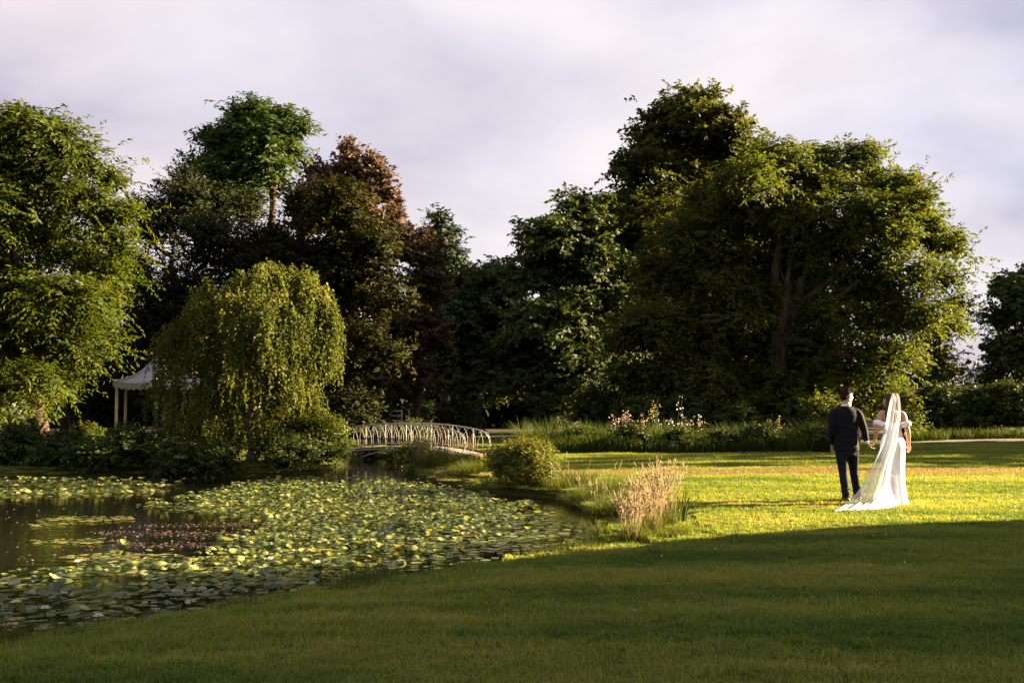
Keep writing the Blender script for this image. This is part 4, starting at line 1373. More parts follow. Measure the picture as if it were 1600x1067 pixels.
flat_me = [pad_mesh(s, 'lily_pad') for s in FLAT]
cup_me = [pad_mesh(s, 'lily_leaf') for s in CUPPED]
mv, mq, mt_, mti, off = [], [], [], [], 0
for i, pd in enumerate(pads):
    if i in single:
        o = bpy.data.objects.new('lily_leaf' if pd[7] else 'lily_pad', cup_me[i % 4] if pd[7] else flat_me[i % 3])
        COL.objects.link(o)
        o.matrix_world = pad_matrix(pd)
        o.color = (1.0 - pd[8], 1, 1, 1)
        shade_ = pd[1] < 11.5 + (pd[0] - 0.9) * math.tan(SUN_AZ)
        where_ = 'in the shade near the front bank' if shade_ else 'in the sunlit part of the pond'
        tone_ = 'yellowish' if pd[8] > 0.55 else ('mid green' if pd[8] > 0.28 else 'dark green')
        if pd[7]:
            how_ = 'drooping' if CUPDIR[i % 4] < 0 else 'cupped'
            tag(o, f'raised {tone_} {how_} lily leaf {where_}', 'lily leaf', f'{tone_} {how_} leaves {where_}')
        else:
            size_ = 'large' if pd[3] > 0.06 else 'small'
            tag(o, f'{size_} {tone_} flat lily pad floating {where_}', 'lily pad', f'{size_} {tone_} pads {where_}')
    else:
        v_, q_, t_ = (CUPPED_LOW[i % 4] if pd[7] else FLAT_LOW[i % 3])
        M = np.array(pad_matrix(pd))
        v = v_ @ M[:3, :3].T + M[:3, 3]
        mv.append(v); mq.append(q_ + off); mt_.append(t_ + off); mti.append(np.full(len(v), pd[8])); off += len(v)
lp = link('lily_pads', mesh_np('lily_pads', np.concatenate(mv), np.concatenate(mq), np.concatenate(mt_), True, {'tint': np.concatenate(mti)}), LILY)
tag(lp, 'dense carpet of yellow green lily pads across the middle and back of the pond', 'lily pads', kind='stuff')

# reddish floating weed
RW = mat_leaf('red_weed', (0.085, 0.052, 0.042), (0.17, 0.125, 0.10), trans=0.2, tcol=(1, 0.9, 0.8), nscale=2)
PV = []
for q in RED:
    X, Y = fill_poly(q, 0.055)
    k_ = rng.random(len(X)) < 0.06 + 0.55 * (np.sin(X * 1.3 + Y) * 0.6 + np.sin(Y * 5.9 + X * 0.4) > 0.35)
    PV.append(np.stack([X[k_], Y[k_], WATER_Z + rng.uniform(0.004, 0.015, k_.sum())], 1))
# loose specks over the open water
PX = rng.uniform(0, 340, 700); PYY = rng.uniform(780, 880, 700)
k_ = rng.random(700) < 0.22
PV.append(np.array([gnd(a_, b_, WATER_Z + 0.006) for a_, b_ in zip(PX[k_], PYY[k_])]))
PV = np.concatenate(PV)
A = rng.normal(size=PV.shape) * [1, 1, 0.12]
V, T = leaf_arrays(PV, A, np.tile([0, 0, 1.0], (len(PV), 1)) + rng.normal(size=PV.shape) * 0.15, 0.045, 0.03, rng.random(len(PV)))
rw = link('floating_weed', foliage_mesh('floating_weed', V, T), RW)
tag(rw, 'reddish brown floating weed on the dark open water', 'pond weed', kind='stuff')

# lily flowers
POLLEN = mat_plain('pollen_yellow', (0.55, 0.36, 0.04), None, 20, 0.7)


def lily_flower(px, py, label, s=1.0):
    b_ = gnd(px, py, WATER_Z)
    b_[2] += 0.07
    root = empty('lily_flower', b_)
    tag(root, label, 'flower', 'white lily flowers')
    for ring, (k_, tilt, ln__) in enumerate(((9, 0.35, 0.085), (7, 0.85, 0.07))):
        for i in range(k_):
            a_ = i / k_ * 6.283 + ring * 0.4
            d_ = np.array([math.cos(a_) * math.cos(tilt), math.sin(a_) * math.cos(tilt), math.sin(tilt)])
            n_ = np.array([-math.cos(a_) * math.sin(tilt), -math.sin(a_) * math.sin(tilt), math.cos(tilt)])
            V, T = leaf_arrays(np.zeros((1, 3)), d_[None], n_[None], ln__ * s, 0.035 * s, np.array([0.7]))
            o = link('petal', foliage_mesh('petal', V, T), P_WHITE, root)
    mb = MB(); mb.ball((0, 0, 0.02), 0.016 * s, 8, 5); mb.build('centre', POLLEN, root, True)
    mb = MB(); mb.tube([(0, 0, -0.12), (0, 0, 0.0)], 0.007, 6); mb.build('stalk', L_REED, root)


for px, py, lb in ((121, 889, 'open white lily flower at the edge of the dark open water'), (497, 890, 'white lily flower among raised leaves, farthest right of the white blooms'),
                   (70, 965, 'white lily flower low among flat pads near the front bank'), (153, 978, 'white lily flower closest to the grassy front bank'),
                   (423, 884, 'white lily flower on a taller stalk among shaded raised leaves'), (24, 955, 'white lily flower nearest the left edge of the picture')):
    lily_flower(px, py, lb, 0.62)

# ------------------------------------------------------------------ iron footbridge
rng = np.random.default_rng(51)
BR = np.array([-1.37, 28.5]); BLn = 4.82; BWd = 1.2
ax_ang = math.atan2(-0.6, 0.8)
bl0 = BR - np.array([0.8, -0.6]) * BLn          # left end of the near side
bridge = empty('footbridge', (bl0[0], bl0[1], 0.0), ax_ang)
tag(bridge, 'white arched iron footbridge with looped railings at the back of the pond', 'bridge')


def deck_z(s):
    u = s / BLn
    return 0.03 + 0.19 * (1 - (2 * u - 1) ** 2) + 0.08 * (0.5 - u)


DECKWOOD = mat_plain('weathered_deck', (0.30, 0.25, 0.21), (0.19, 0.15, 0.12), 9, 0.8, 0.3, 50)
BRICK = mat_plain('brick_block', (0.24, 0.13, 0.09), (0.33, 0.22, 0.16), 12, 0.9, 0.6, 30)
pl = MB(); pl.box((0, 0, 0), (0.142, BWd, 0.035)); plm = pl.mesh('plank'); plm.materials.append(DECKWOOD)
for s in np.arange(0.1, BLn - 0.05, 0.15):
    o = link('plank', plm, None, bridge, (s, BWd / 2, deck_z(s)))
    o.rotation_euler = (rng.uniform(-0.004, 0.004), -math.atan((deck_z(s + 0.05) - deck_z(s - 0.05)) / 0.1), 0)
for yy in (0.03, BWd - 0.03):
    mb = MB()
    ss = np.linspace(0, BLn, 26)
    mb.tube([(s, yy, deck_z(s) - 0.06) for s in ss], 0.035, 6)
    mb.build('girder', WHITE_IRON, bridge, True)
    mb = MB()      # arch below, meeting the girder towards the middle
    mb.tube([(s, yy, deck_z(s) - 0.09 - 0.40 * abs(2 * s / BLn - 1) ** 2.2) for s in np.linspace(0.05, BLn - 0.05, 24)], 0.022, 6)
    mb.build('arch_rib', WHITE_IRON, bridge, True)
    for s in (0.12, 0.38, 0.65, 0.95, BLn - 0.95, BLn - 0.65, BLn - 0.38):
        mb = MB()
        z0 = deck_z(s) - 0.09 - 0.40 * abs(2 * s / BLn - 1) ** 2.2
        mb.tube([(s, yy, z0), (s + 0.13, yy, deck_z(s + 0.13) - 0.07)], 0.012, 5)
        mb.build('brace', WHITE_IRON, bridge)
    RH = 0.70
    mb = MB()      # top rail, curling down to the foot at each end
    top = [(s, yy, deck_z(s) + RH) for s in np.linspace(0.28, BLn - 0.35, 24)]
    ez = deck_z(BLn - 0.35) + RH
    r_end = [(BLn - 0.18, yy, ez - 0.06), (BLn - 0.03, yy, ez - 0.2), (BLn + 0.02, yy, ez - 0.38), (BLn - 0.04, yy, ez - 0.55), (BLn - 0.06, yy, ez - 0.66),
             (BLn + 0.03, yy, ez - 0.75), (BLn + 0.10, yy, ez - 0.85), (BLn + 0.10, yy, ez - 0.98)]
    ez = deck_z(0.28) + RH
    l_end = [(-0.02, yy, ez - 1.15), (-0.05, yy, ez - 0.88), (0.02, yy, ez - 0.6), (0.0, yy, ez - 0.38), (0.04, yy, ez - 0.2), (0.14, yy, ez - 0.06)]
    mb.tube(l_end + top + r_end, 0.017, 7)
    mb.build('handrail', WHITE_IRON, bridge, True)
    mb = MB()
    mb.tube([(s, yy, deck_z(s) + 0.10) for s in np.linspace(0.05, BLn - 0.05, 24)], 0.014, 6)
    mb.build('bottom_rail', WHITE_IRON, bridge, True)
    hp = MB()      # one interlacing hoop
    a_ = np.linspace(0, math.pi, 11)
    wv2 = 0.25
    pts = [(-wv2, 0, 0.10), (-wv2 * 0.98, 0, 0.24)] + [(-math.cos(t) * wv2 * 0.98 * (1 - 0.25 * math.sin(t)), 0, 0.34 + math.sin(t) * 0.35) for t in a_] + [(wv2 * 0.98, 0, 0.24), (wv2, 0, 0.10)]
    hp.tube(pts, 0.0085, 5)
    hm = hp.mesh('hoop', True); hm.materials.append(WHITE_IRON)
    for s in np.arange(0.30, BLn - 0.2, 0.285):
        o = link('hoop', hm, None, bridge, (s, yy, deck_z(s)))
        o.rotation_euler = (0, -math.atan((deck_z(s + 0.05) - deck_z(s - 0.05)) / 0.1), 0)
    for s in (0.03, 0.86, 1.7, 2.55, 3.4, 4.2):
        mb = MB()
        mb.tube([(s, yy, deck_z(s) - (0.75 if s < 0.1 else 0.1)), (s, yy, deck_z(s) + RH - 0.01)], 0.015, 6)
        mb.build('post', WHITE_IRON, bridge)
mb = MB(); mb.box((BLn - 0.05, BWd / 2, -0.16), (0.75, BWd + 0.1, 0.44)); mb.build('abutment', BRICK, bridge)
mb = MB(); mb.box((-0.2, BWd / 2, -0.2), (0.6, BWd + 0.1, 0.5)); mb.build('abutment', BRICK, bridge)

# ------------------------------------------------------------------ garden pavilion with pagoda roof
GYd = 35.0
gc = gpt(257, GYd)
GR = 78 / FPX * GYd
pav = empty('garden_pavilion', gc)
tag(pav, 'white pagoda roofed garden pavilion half hidden by the weeping birch', 'pavilion')
phs = [math.radians(41 + 60 * i) for i in range(6)]
cor = np.array([[-math.cos(t), -math.sin(t)] for t in phs])
EZ = 2.30 - gc[2]


def roof_pt(i, f, s):
    """face i, position f along the eave, s = 0 at apex .. 1 at eave"""
    e_ = cor[i] * (1 - f) + cor[(i + 1) % 6] * f
    sag = 0.10 * (1 - (2 * f - 1) ** 2) * s
    return [e_[0] * GR * s, e_[1] * GR * s, EZ + 1.25 * (1 - s) ** 2.1 - sag]


for i in range(6):
    mb = MB()
    ff, ssv = np.linspace(0, 1, 9), np.linspace(0.02, 1, 12)
    V = np.array([roof_pt(i, f, s) for s in ssv for f in ff])
    q = [[r_ * 9 + c_, r_ * 9 + c_ + 1, (r_ + 1) * 9 + c_ + 1, (r_ + 1) * 9 + c_] for r_ in range(11) for c_ in range(8)]
    mb.add(V, q)
    mb.build('roof_panel', WHITE_PAINT, pav, True)
    mb = MB()     # scalloped valance
    nf = 49
    ff = np.linspace(0, 1, nf)
    tp = np.array([roof_pt(i, f, 1.0) for f in ff]) * [1.012, 1.012, 1] + [0, 0, 0.02]
    dn = tp.copy(); dn[:, 2] -= 0.17 + 0.07 * np.abs(np.sin(ff * math.pi * 7))
    mb.add(np.concatenate([tp, dn]), [[k_, k_ + 1, nf + k_ + 1, nf + k_] for k_ in range(nf - 1)])
    mb.build('valance', WHITE_PAINT, pav)
    mb = MB()
    mb.tube([np.array(roof_pt(i, 0, s)) + [0, 0, 0.02] for s in np.linspace(0.02, 1.0, 10)] + [np.array(roof_pt(i, 0, 1.06)) + [0, 0, 0.09]], 0.03, 6)
    mb.build('ridge', WHITE_PAINT, pav, True)
    mb = MB()
    x_, y_ = cor[i] * GR * 0.93
    mb.tube([(x_, y_, -0.1), (x_, y_, EZ - 0.02)], 0.055, 8)
    mb.build('post', CREAM_POST, pav, True)
mb = MB(); mb.tube([(0, 0, EZ + 1.15), (0, 0, EZ + 1.27), (0, 0, EZ + 1.34), (0, 0, EZ + 1.40)], [0.05, 0.07, 0.04, 0.01], 8); mb.build('finial', WHITE_PAINT, pav, True)

cb_ = gpt(214, 34.4)
ch = empty('garden_chair', cb_, 0.5)
tag(ch, 'white wire garden chair with heart shaped back inside the pavilion', 'chair')
mb = MB()
a_ = np.linspace(0, 2 * math.pi, 17)
mb.tube([(math.cos(t) * 0.2, math.sin(t) * 0.2, 0.45) for t in a_], 0.014, 5, False)
for k_ in np.linspace(-0.15, 0.15, 5): mb.tube([(k_, -math.sqrt(0.04 - k_ * k_), 0.45), (k_, math.sqrt(0.04 - k_ * k_), 0.45)], 0.008, 4)
mb.build('seat', WHITE_IRON, ch)
mb = MB()
a_ = np.linspace(0, math.pi, 13)
for off_ in (-0.08, 0.08):
    mb.tube([(off_ - math.cos(t) * 0.10, 0.2, 0.45 + (0.42 if t not in (0,) else 0.42) * math.sin(t) ** 0.7) for t in a_], 0.015, 5)
mb.build('backrest', WHITE_IRON, ch)
lg = MB(); lg.tube([(0, 0, 0), (0.0, 0, 0.45)], 0.012, 5); lgm = lg.mesh('leg'); lgm.materials.append(WHITE_IRON)
for x_, y_ in ((-.15, -.15), (.15, -.15), (-.15, .15), (.15, .15)): link('leg', lgm, None, ch, (x_, y_, 0))
tb_ = gpt(240, 34.0)
tb = empty('garden_table', tb_)
tag(tb, 'small white round garden table inside the pavilion', 'table')
mb = MB(); mb.tube([(0, 0, 0.70), (0, 0, 0.73)], 0.29, 20); mb.build('table_top', WHITE_IRON, tb)
mb = MB(); mb.tube([(0, 0, 0.05), (0, 0, 0.70)], 0.025, 8); mb.build('stem', WHITE_IRON, tb)
for t in (0.3, 2.4, 4.5):
    mb = MB(); mb.tube([(0, 0, 0.12), (math.cos(t) * .15, math.sin(t) * .15, 0.10), (math.cos(t) * .25, math.sin(t) * .25, 0.01)], 0.015, 5); mb.build('foot', WHITE_IRON, tb)

# slim dark trunks and pale wall beyond the left bank
WALLM = mat_plain('pale_garden_wall', (0.30, 0.29, 0.28), (0.22, 0.21, 0.20), 1.5, 0.9)
gw = gpt(-20, 62)
wall = empty('garden_wall', gw)
tag(wall, 'pale wall showing between the trunks far behind the left bank', 'wall')
mb = MB(); mb.box((0, 0, 0.8), (7, 0.3, 1.8)); mb.build('wall', WALLM, wall)
mb = MB(); mb.box((0, 0, 1.76), (7.1, 0.42, 0.10)); mb.build('coping', WALLM, wall)
for px, Y, lb in ((101, 36, 'slim dark tree with a thicker trunk left of the pavilion'), (119, 37.5, 'slim dark tree with the thinner trunk next to the pavilion')):
    bs = base_at(px, Y)
    bl = px_blobs([(px - 10, 560, 40), (px + 20, 570, 40), (px, 600, 30), (px + 40, 590, 30), (px, 500, 45)], Y, rng, 1.0, 0.8)
    make_tree('slim_tree', lb, bs, at(px + 4, 520, Y), 0.16, bl, L_CYPRESS, BARK, rng, 7000, limbs=5, L=0.17, Wd=0.07, fill=0.1)

# white field railings in the shade
for (pxa, pxb, Y, lb) in ((610, 628, 50, 'short white slatted railing panel under the dark trees'), (640, 690, 54, 'longer white slatted railing behind the short one under the trees')):
    a0, a1 = gpt(pxa, Y), gpt(pxb, Y)
    root = empty('field_railing', a0)
    tag(root, lb, 'railing')
    w_ = a1[0] - a0[0]
    for k_ in range(5):
        mb = MB(); mb.box((w_ / 2, 0, 0.25 + k_ * 0.24), (w_, 0.05, 0.08)); mb.build('rail', WHITE_IRON, root)
    for x_ in np.linspace(0, w_, 2 if w_ < 1 else 3):
        mb = MB(); mb.box((x_, 0.06, 0.62), (0.09, 0.07, 1.32)); mb.build('post', WHITE_IRON, root)

# garden bench in the shade behind the couple
BWOOD = mat_plain('weathered_bench_wood', (0.20, 0.17, 0.14), (0.13, 0.11, 0.09), 12, 0.8)
bb_ = gpt(1362, 38.5)
bench = empty('garden_bench', bb_, 0.1)
tag(bench, 'weathered slatted garden bench seen between the bride and groom', 'bench')
for k_ in range(4):
    mb = MB(); mb.box((0, -0.20 + k_ * 0.12, 0.43), (1.4, 0.10, 0.03)); mb.build('seat_slat', BWOOD, bench)
for k_ in range(4):
    mb = MB(); mb.box((0, 0.25 + k_ * 0.015, 0.54 + k_ * 0.11), (1.4, 0.03, 0.075)); mb.build('back_slat', BWOOD, bench)
for x_ in (-0.66, 0.66):
    for y_, h_ in ((-0.22, 0.62), (0.30, 0.94)):
        mb = MB(); mb.box((x_, y_, h_ / 2), (0.07, 0.06, h_)); mb.build('leg', BWOOD, bench)
    mb = MB(); mb.box((x_, 0.02, 0.64), (0.08, 0.56, 0.04)); mb.build('armrest', BWOOD, bench)

# glass roof behind the hedge
GLASS = mat_plain('greenhouse_glass', (0.30, 0.36, 0.38), (0.42, 0.46, 0.5), 2, 0.12, spec=0.8)
FRAME = mat_plain('greenhouse_frame', (0.5, 0.5, 0.5), None, 5, 0.5)
gg = gpt(1527, 60)
gh = empty('glasshouse', gg)
tag(gh, 'small pointed glass roof showing above the hedge at the right', 'greenhouse')
ap = np.array([0, 0, at(1527, 562, 60)[2] - gg[2]])
hw = 1.05
cs = [np.array([sx_ * hw, sy_ * hw, ap[2] - 2.4]) for sx_, sy_ in ((-1, -1), (1, -1), (1, 1), (-1, 1))]
for k_ in range(4):
    a0, a1 = cs[k_], cs[(k_ + 1) % 4]
    for r_ in range(4):
        for c_ in range(2):
            f0, f1 = r_ / 4, (r_ + 0.94) / 4
            p00 = (a0 * (1 - c_ / 2) + a1 * c_ / 2); p01 = (a0 * (1 - (c_ + 1) / 2) + a1 * (c_ + 1) / 2)
            q_ = [p00 * (1 - f0) + ap * f0, p01 * (1 - f0) + ap * f0, p01 * (1 - f1) + ap * f1, p00 * (1 - f1) + ap * f1]
            mb = MB(); mb.add(np.array(q_) + rng.normal(size=3) * 0.01, [[0, 1, 2, 3]]); mb.build('pane', GLASS, gh)
    mb = MB(); mb.tube([a0, ap], 0.03, 5); mb.build('glazing_bar', FRAME, gh)
    mb = MB(); mb.box((a0 + a1) / 2 * [1, 1, 0] + [0, 0, (a0[2]) / 2], (abs(a1 - a0)[0] + 0.08, abs(a1 - a0)[1] + 0.08, a0[2])); mb.build('side_panel', GLASS, gh)

# ------------------------------------------------------------------ bride and groom
SKIN = mat_plain('skin', (0.46, 0.27, 0.19), (0.40, 0.22, 0.15), 10, 0.5, spec=0.35)
SUIT = mat_plain('navy_suit_wool', (0.0045, 0.0048, 0.009), (0.0065, 0.007, 0.012), 30, 0.75, 0.15, 120, spec=0.10)
TROUS = mat_plain('navy_trouser_wool', (0.008, 0.008, 0.013), (0.011, 0.011, 0.017), 30, 0.75, 0.15, 120, spec=0.12)
SHIRT = mat_plain('white_shirt', (0.75, 0.73, 0.72), None, 20, 0.8)
LEATHER = mat_plain('brown_leather', (0.10, 0.045, 0.022), (0.06, 0.028, 0.015), 20, 0.35)
HAIR_D = mat_plain('dark_brown_hair', (0.016, 0.009, 0.006), (0.030, 0.017, 0.010), 60, 0.7, 0.5, 90, spec=0.03)
HAIR_B = mat_plain('brown_hair', (0.040, 0.022, 0.013), (0.075, 0.042, 0.024), 50, 0.6, 0.5, 90, spec=0.12)
SATIN = mat_plain('ivory_satin', (0.78, 0.76, 0.80), (0.74, 0.72, 0.76), 6, 0.36, spec=0.5)
EYE_W = mat_plain('eye_white', (0.7, 0.68, 0.65), None, 5, 0.2)
LIP = mat_plain('lip', (0.36, 0.15, 0.12), None, 5, 0.5)


def fused(name, mb, voxel, mat, parent, smooth_it=6):
    """overlapping closed shapes grown together into one continuous surface"""
    me = mb.mesh(name)
    o = bpy.data.objects.new(name, me)
    COL.objects.link(o)
    r = o.modifiers.new('r', 'REMESH')
    r.mode = 'VOXEL'
    r.voxel_size = voxel
    r.use_smooth_shade = True
    s_ = o.modifiers.new('s', 'SMOOTH')
    s_.factor = 0.5
    s_.iterations = smooth_it
    dg = bpy.context.evaluated_depsgraph_get()
    me2 = bpy.data.meshes.new_from_object(o.evaluated_get(dg))
    o.modifiers.clear()
    o.data = me2
    me2.materials.clear()
    me2.materials.append(mat)
    me2.polygons.foreach_set('use_smooth', np.ones(len(me2.polygons), dtype=bool))
    bpy.data.meshes.remove(me)
    o.parent = parent
    return o


def ell(c, rx, ry, n=24, rot=0.0, fold=None):
    t = np.arange(n) / n * 2 * math.pi
    x, y = np.cos(t) * rx, np.sin(t) * ry
    if fold is not None:
        k_ = 1 + fold(t)
        x, y = x * k_, y * k_
    cs_, sn_ = math.cos(rot), math.sin(rot)
    return np.stack([c[0] + x * cs_ - y * sn_, c[1] + x * sn_ + y * cs_, np.full(n, c[2])], 1)


def limb(mb, pts, rad, n=12):
    pts = np.asarray(pts, float)
    # resample smoothly
    k_ = len(pts)
    t = np.linspace(0, k_ - 1, (k_ - 1) * 5 + 1)
    P = np.stack([np.interp(t, np.arange(k_), pts[:, j]) for j in range(3)], 1)
    for _ in range(2):
        P[1:-1] = (P[:-2] + 2 * P[1:-1] + P[2:]) / 4
    rr = np.interp(t, np.arange(k_), rad)
    mb.tube(P, rr, n)
    mb.ball(P[0], rr[0], 10, 6)
    mb.ball(P[-1], rr[-1], 10, 6)


def hand(mb, wrist, d, side, curl, thumb_sign, s=1.0):
    """palm, four unequal fingers bent at the knuckles and a thumb; d = pointing direction, side = across the palm"""
    w_ = np.asarray(wrist, float); d = unit(np.asarray(d, float)); side = unit(np.asarray(side, float))
    nrm = unit(np.cross(d, side))
    for k_ in (-1, 0, 1):
        limb(mb, [w_ + side * k_ * 0.008 * s, w_ + d * 0.085 * s + side * k_ * 0.026 * s], [0.018 * s, 0.015 * s], 8)
    for i, (off_, L_) in enumerate(((0.034, 0.072), (0.012, 0.082), (-0.011, 0.076), (-0.033, 0.060))):
        p0 = w_ + d * 0.085 * s + side * off_ * s
        d1 = unit(d + nrm * curl * 0.5); d2 = unit(d + nrm * curl * 1.3); d3 = unit(d * 0.6 + nrm * curl * 2.0)
        p1 = p0 + d1 * L_ * 0.42 * s; p2 = p1 + d2 * L_ * 0.33 * s; p3 = p2 + d3 * L_ * 0.25 * s
        limb(mb, [p0 - d * 0.02 * s, p0, p1, p2, p3], [0.0105 * s, 0.0100 * s, 0.0095 * s, 0.0088 * s, 0.0078 * s], 8)
    b0 = w_ + d * 0.025 * s + side * 0.026 * thumb_sign * s
    b1 = b0 + unit(side * thumb_sign * 0.8 + d * 0.8 + nrm * 0.4) * 0.042 * s
    b2 = b1 + unit(d + nrm * 0.6) * 0.030 * s
    limb(mb, [b0, b1, b2], [0.014 * s, 0.0115 * s, 0.0095 * s], 8)


def head(mb, c, face, s=1.0):
    """skull, jaw, nose, ears, brow; face = unit direction looked at (horizontal)"""
    c = np.asarray(c, float); f = unit(np.asarray(face, float)); up = np.array([0, 0, 1.0]); r_ = np.cross(f, up)

    def P(a_, b_, z_): return c + f * a_ * s + r_ * b_ * s + up * z_ * s
    mb.ball(P(-0.008, 0, 0.025), np.array([0.082, 0.082, 0.088]) * s, 16, 10)
    mb.ball(P(0.022, 0, 0.015), np.array([0.068, 0.068, 0.080]) * s, 16, 10)
    mb.ball(P(0.022, 0, -0.040), np.array([0.060, 0.060, 0.066]) * s, 14, 9)
    limb(mb, [P(0.045, 0, -0.085), P(0.066, 0, -0.088)], [0.030 * s, 0.022 * s])            # chin
    for q in (-1, 1): limb(mb, [P(-0.01, q * 0.055, -0.05), P(0.05, q * 0.025, -0.088)], [0.022 * s, 0.02 * s])   # jaw
    limb(mb, [P(0.084, 0, 0.02), P(0.100, 0, -0.012), P(0.105, 0, -0.026)], [0.010 * s, 0.013 * s, 0.014 * s])     # nose
    for q in (-1, 1): mb.ball(P(0.094, q * 0.011, -0.028), 0.010 * s, 8, 5)
    limb(mb, [P(0.076, -0.032, 0.022), P(0.084, 0, 0.022), P(0.076, 0.032, 0.022)], [0.012 * s, 0.012 * s, 0.012 * s])  # brow
    limb(mb, [P(0.078, -0.018, -0.055), P(0.087, 0, -0.054), P(0.078, 0.018, -0.055)], [0.011 * s, 0.012 * s, 0.011 * s])
    for q in (-1, 1):
        limb(mb, [P(-0.006, q * 0.080, -0.028), P(-0.012, q * 0.089, 0.0), P(-0.010, q * 0.088, 0.024)], [0.009 * s, 0.012 * s, 0.013 * s], 8)
    return P


def face_parts(parent, P, s=1.0):
    for q in (-1, 1):
        mb = MB(); mb.ball(P(0.070, q * 0.030, 0.004), 0.0125 * s, 10, 7); mb.build('eye', EYE_W, parent, True)
    mb = MB(); limb(mb, [P(0.084, -0.020, -0.055), P(0.0965, 0, -0.053), P(0.084, 0.020, -0.055)], [0.005 * s, 0.0075 * s, 0.005 * s], 8)
    mb.build('mouth', LIP, parent, True)


rng = np.random.default_rng(61)
GYp, BYp = 15.6, 15.35
G0 = np.array([(1325 - 800) / FPX * GYp, GYp, 0.0]); G0[2] = float(ground_z(G0[0], G0[1])) + 0.012
B0 = np.array([(1392 - 800) / FPX * BYp, BYp, 0.0]); B0[2] = float(ground_z(B0[0], B0[1])) + 0.012
HANDS = np.array([(1358 - 800) / FPX * 15.48, 15.48, 0.845])

# --- groom, walking away, head turned to the bride
groom = empty('person', G0)
tag(groom, "man in a dark navy suit seen from behind, holding the woman's hand", 'person')
gh_ = HANDS - G0
gw_r = gh_ + np.array([-0.055, 0.02, 0.085])                 # right wrist
g_sh_r, g_el_r = np.array([0.145, 0, 1.385]), np.array([0.225, -0.03, 1.115])
g_sh_l, g_el_l, g_wr_l = np.array([-0.245, 0, 1.385]), np.array([-0.290, -0.03, 1.11]), np.array([-0.215, 0.15, 0.90])
gk_l, ga_l, gk_r, ga_r = np.array([-0.105, 0.02, 0.47]), np.array([-0.085, -0.06, 0.085]), np.array([0.115, 0.17, 0.48]), np.array([0.185, 0.22, 0.095])
ghip_l, ghip_r = np.array([-0.135, 0, 0.88]), np.array([0.045, 0, 0.88])
mb = MB()
P_ = head(mb, (-0.022, 0.02, 1.635), (0.93, 0.30, 0.02), 1.02)
limb(mb, [(-0.05, 0.0, 1.42), (-0.045, 0.0, 1.50), (-0.03, 0.015, 1.59)], [0.072, 0.060, 0.058])
mb.rings([ell((-0.05, 0, z_), a_, b_) for z_, a_, b_ in ((0.80, .12, .10), (0.90, .165, .11), (1.05, .155, .10), (1.22, .175, .11), (1.36, .18, .10), (1.43, .12, .08))])
limb(mb, [(-0.10, 0, 1.38), g_sh_l + [0.01, 0, 0], g_el_l, g_wr_l], [0.06, 0.052, 0.042, 0.028])
limb(mb, [(0.0, 0, 1.38), g_sh_r - [0.01, 0, 0], g_el_r, gw_r], [0.06, 0.052, 0.042, 0.028])
hand(mb, gw_r + np.array([0.005, 0, -0.01]), gh_ + [0.012, 0.0, -0.03] - gw_r, (0.1, 1, 0.1), 0.75, 1)
hand(mb, g_wr_l, (0.25, 0.5, -0.8), (0.8, -0.4, 0.1), 0.5, 1)
limb(mb, [ghip_l, gk_l, ga_l], [0.085, 0.055, 0.042]); limb(mb, [ghip_r, gk_r, ga_r], [0.085, 0.055, 0.042])
for an in (ga_l, ga_r): limb(mb, [an, an + [0, -0.02, -0.04], an + [0.0, 0.16, -0.06]], [0.042, 0.034, 0.026])
fused('body', mb, 0.0075, SKIN, groom, 4)
face_parts(groom, P_, 1.02)
# jacket
mb = MB()
mb.rings([ell((-0.052 + dx_, dy_, z_), a_, b_, 28) for z_, a_, b_, dx_, dy_ in ((0.785, .190, .135, 0.0, 0), (0.80, .198, .142, 0.0, 0), (0.90, .192, .136, 0.0, 0), (1.02, .172, .120, 0.0, 0.0),
          (1.12, .178, .122, 0, 0), (1.24, .198, .128, 0, 0), (1.34, .205, .122, 0, 0), (1.41, .185, .108, 0, 0), (1.455, .125, .090, 0, 0.0), (1.485, .085, .078, 0.005, 0.01))])
limb(mb, [(-0.14, 0, 1.40), g_sh_l, g_el_l, g_wr_l - unit(g_wr_l - g_el_l) * 0.015], [0.072, 0.068, 0.056, 0.044])
limb(mb, [(0.04, 0, 1.40), g_sh_r, g_el_r, gw_r - unit(gw_r - g_el_r) * 0.02], [0.072, 0.068, 0.056, 0.044])
for zz, aa in ((1.16, 0.3), (1.04, -0.2), (0.95, 0.15)):      # soft drag folds across the back
    limb(mb, [(-0.17, -0.103, zz + 0.06 * aa), (-0.05, -0.122, zz), (0.07, -0.103, zz - 0.08 * aa)], [0.014, 0.020, 0.012], 8)
fused('jacket', mb, 0.009, SUIT, groom, 5)
mb = MB(); mb.rings([ell((-0.045 + k_ * 0.004, 0.006, 1.475 + k_ * 0.012), 0.074 - k_ * 0.001, 0.070, 20) for k_ in range(5)]); mb.build('shirt_collar', SHIRT, groom, True)
mb = MB(); cu = gw_r - unit(gw_r - g_el_r) * 0.02; limb(mb, [cu, cu + unit(gw_r - g_el_r) * 0.022], [0.036, 0.035]); mb.build('shirt_cuff', SHIRT, groom, True)
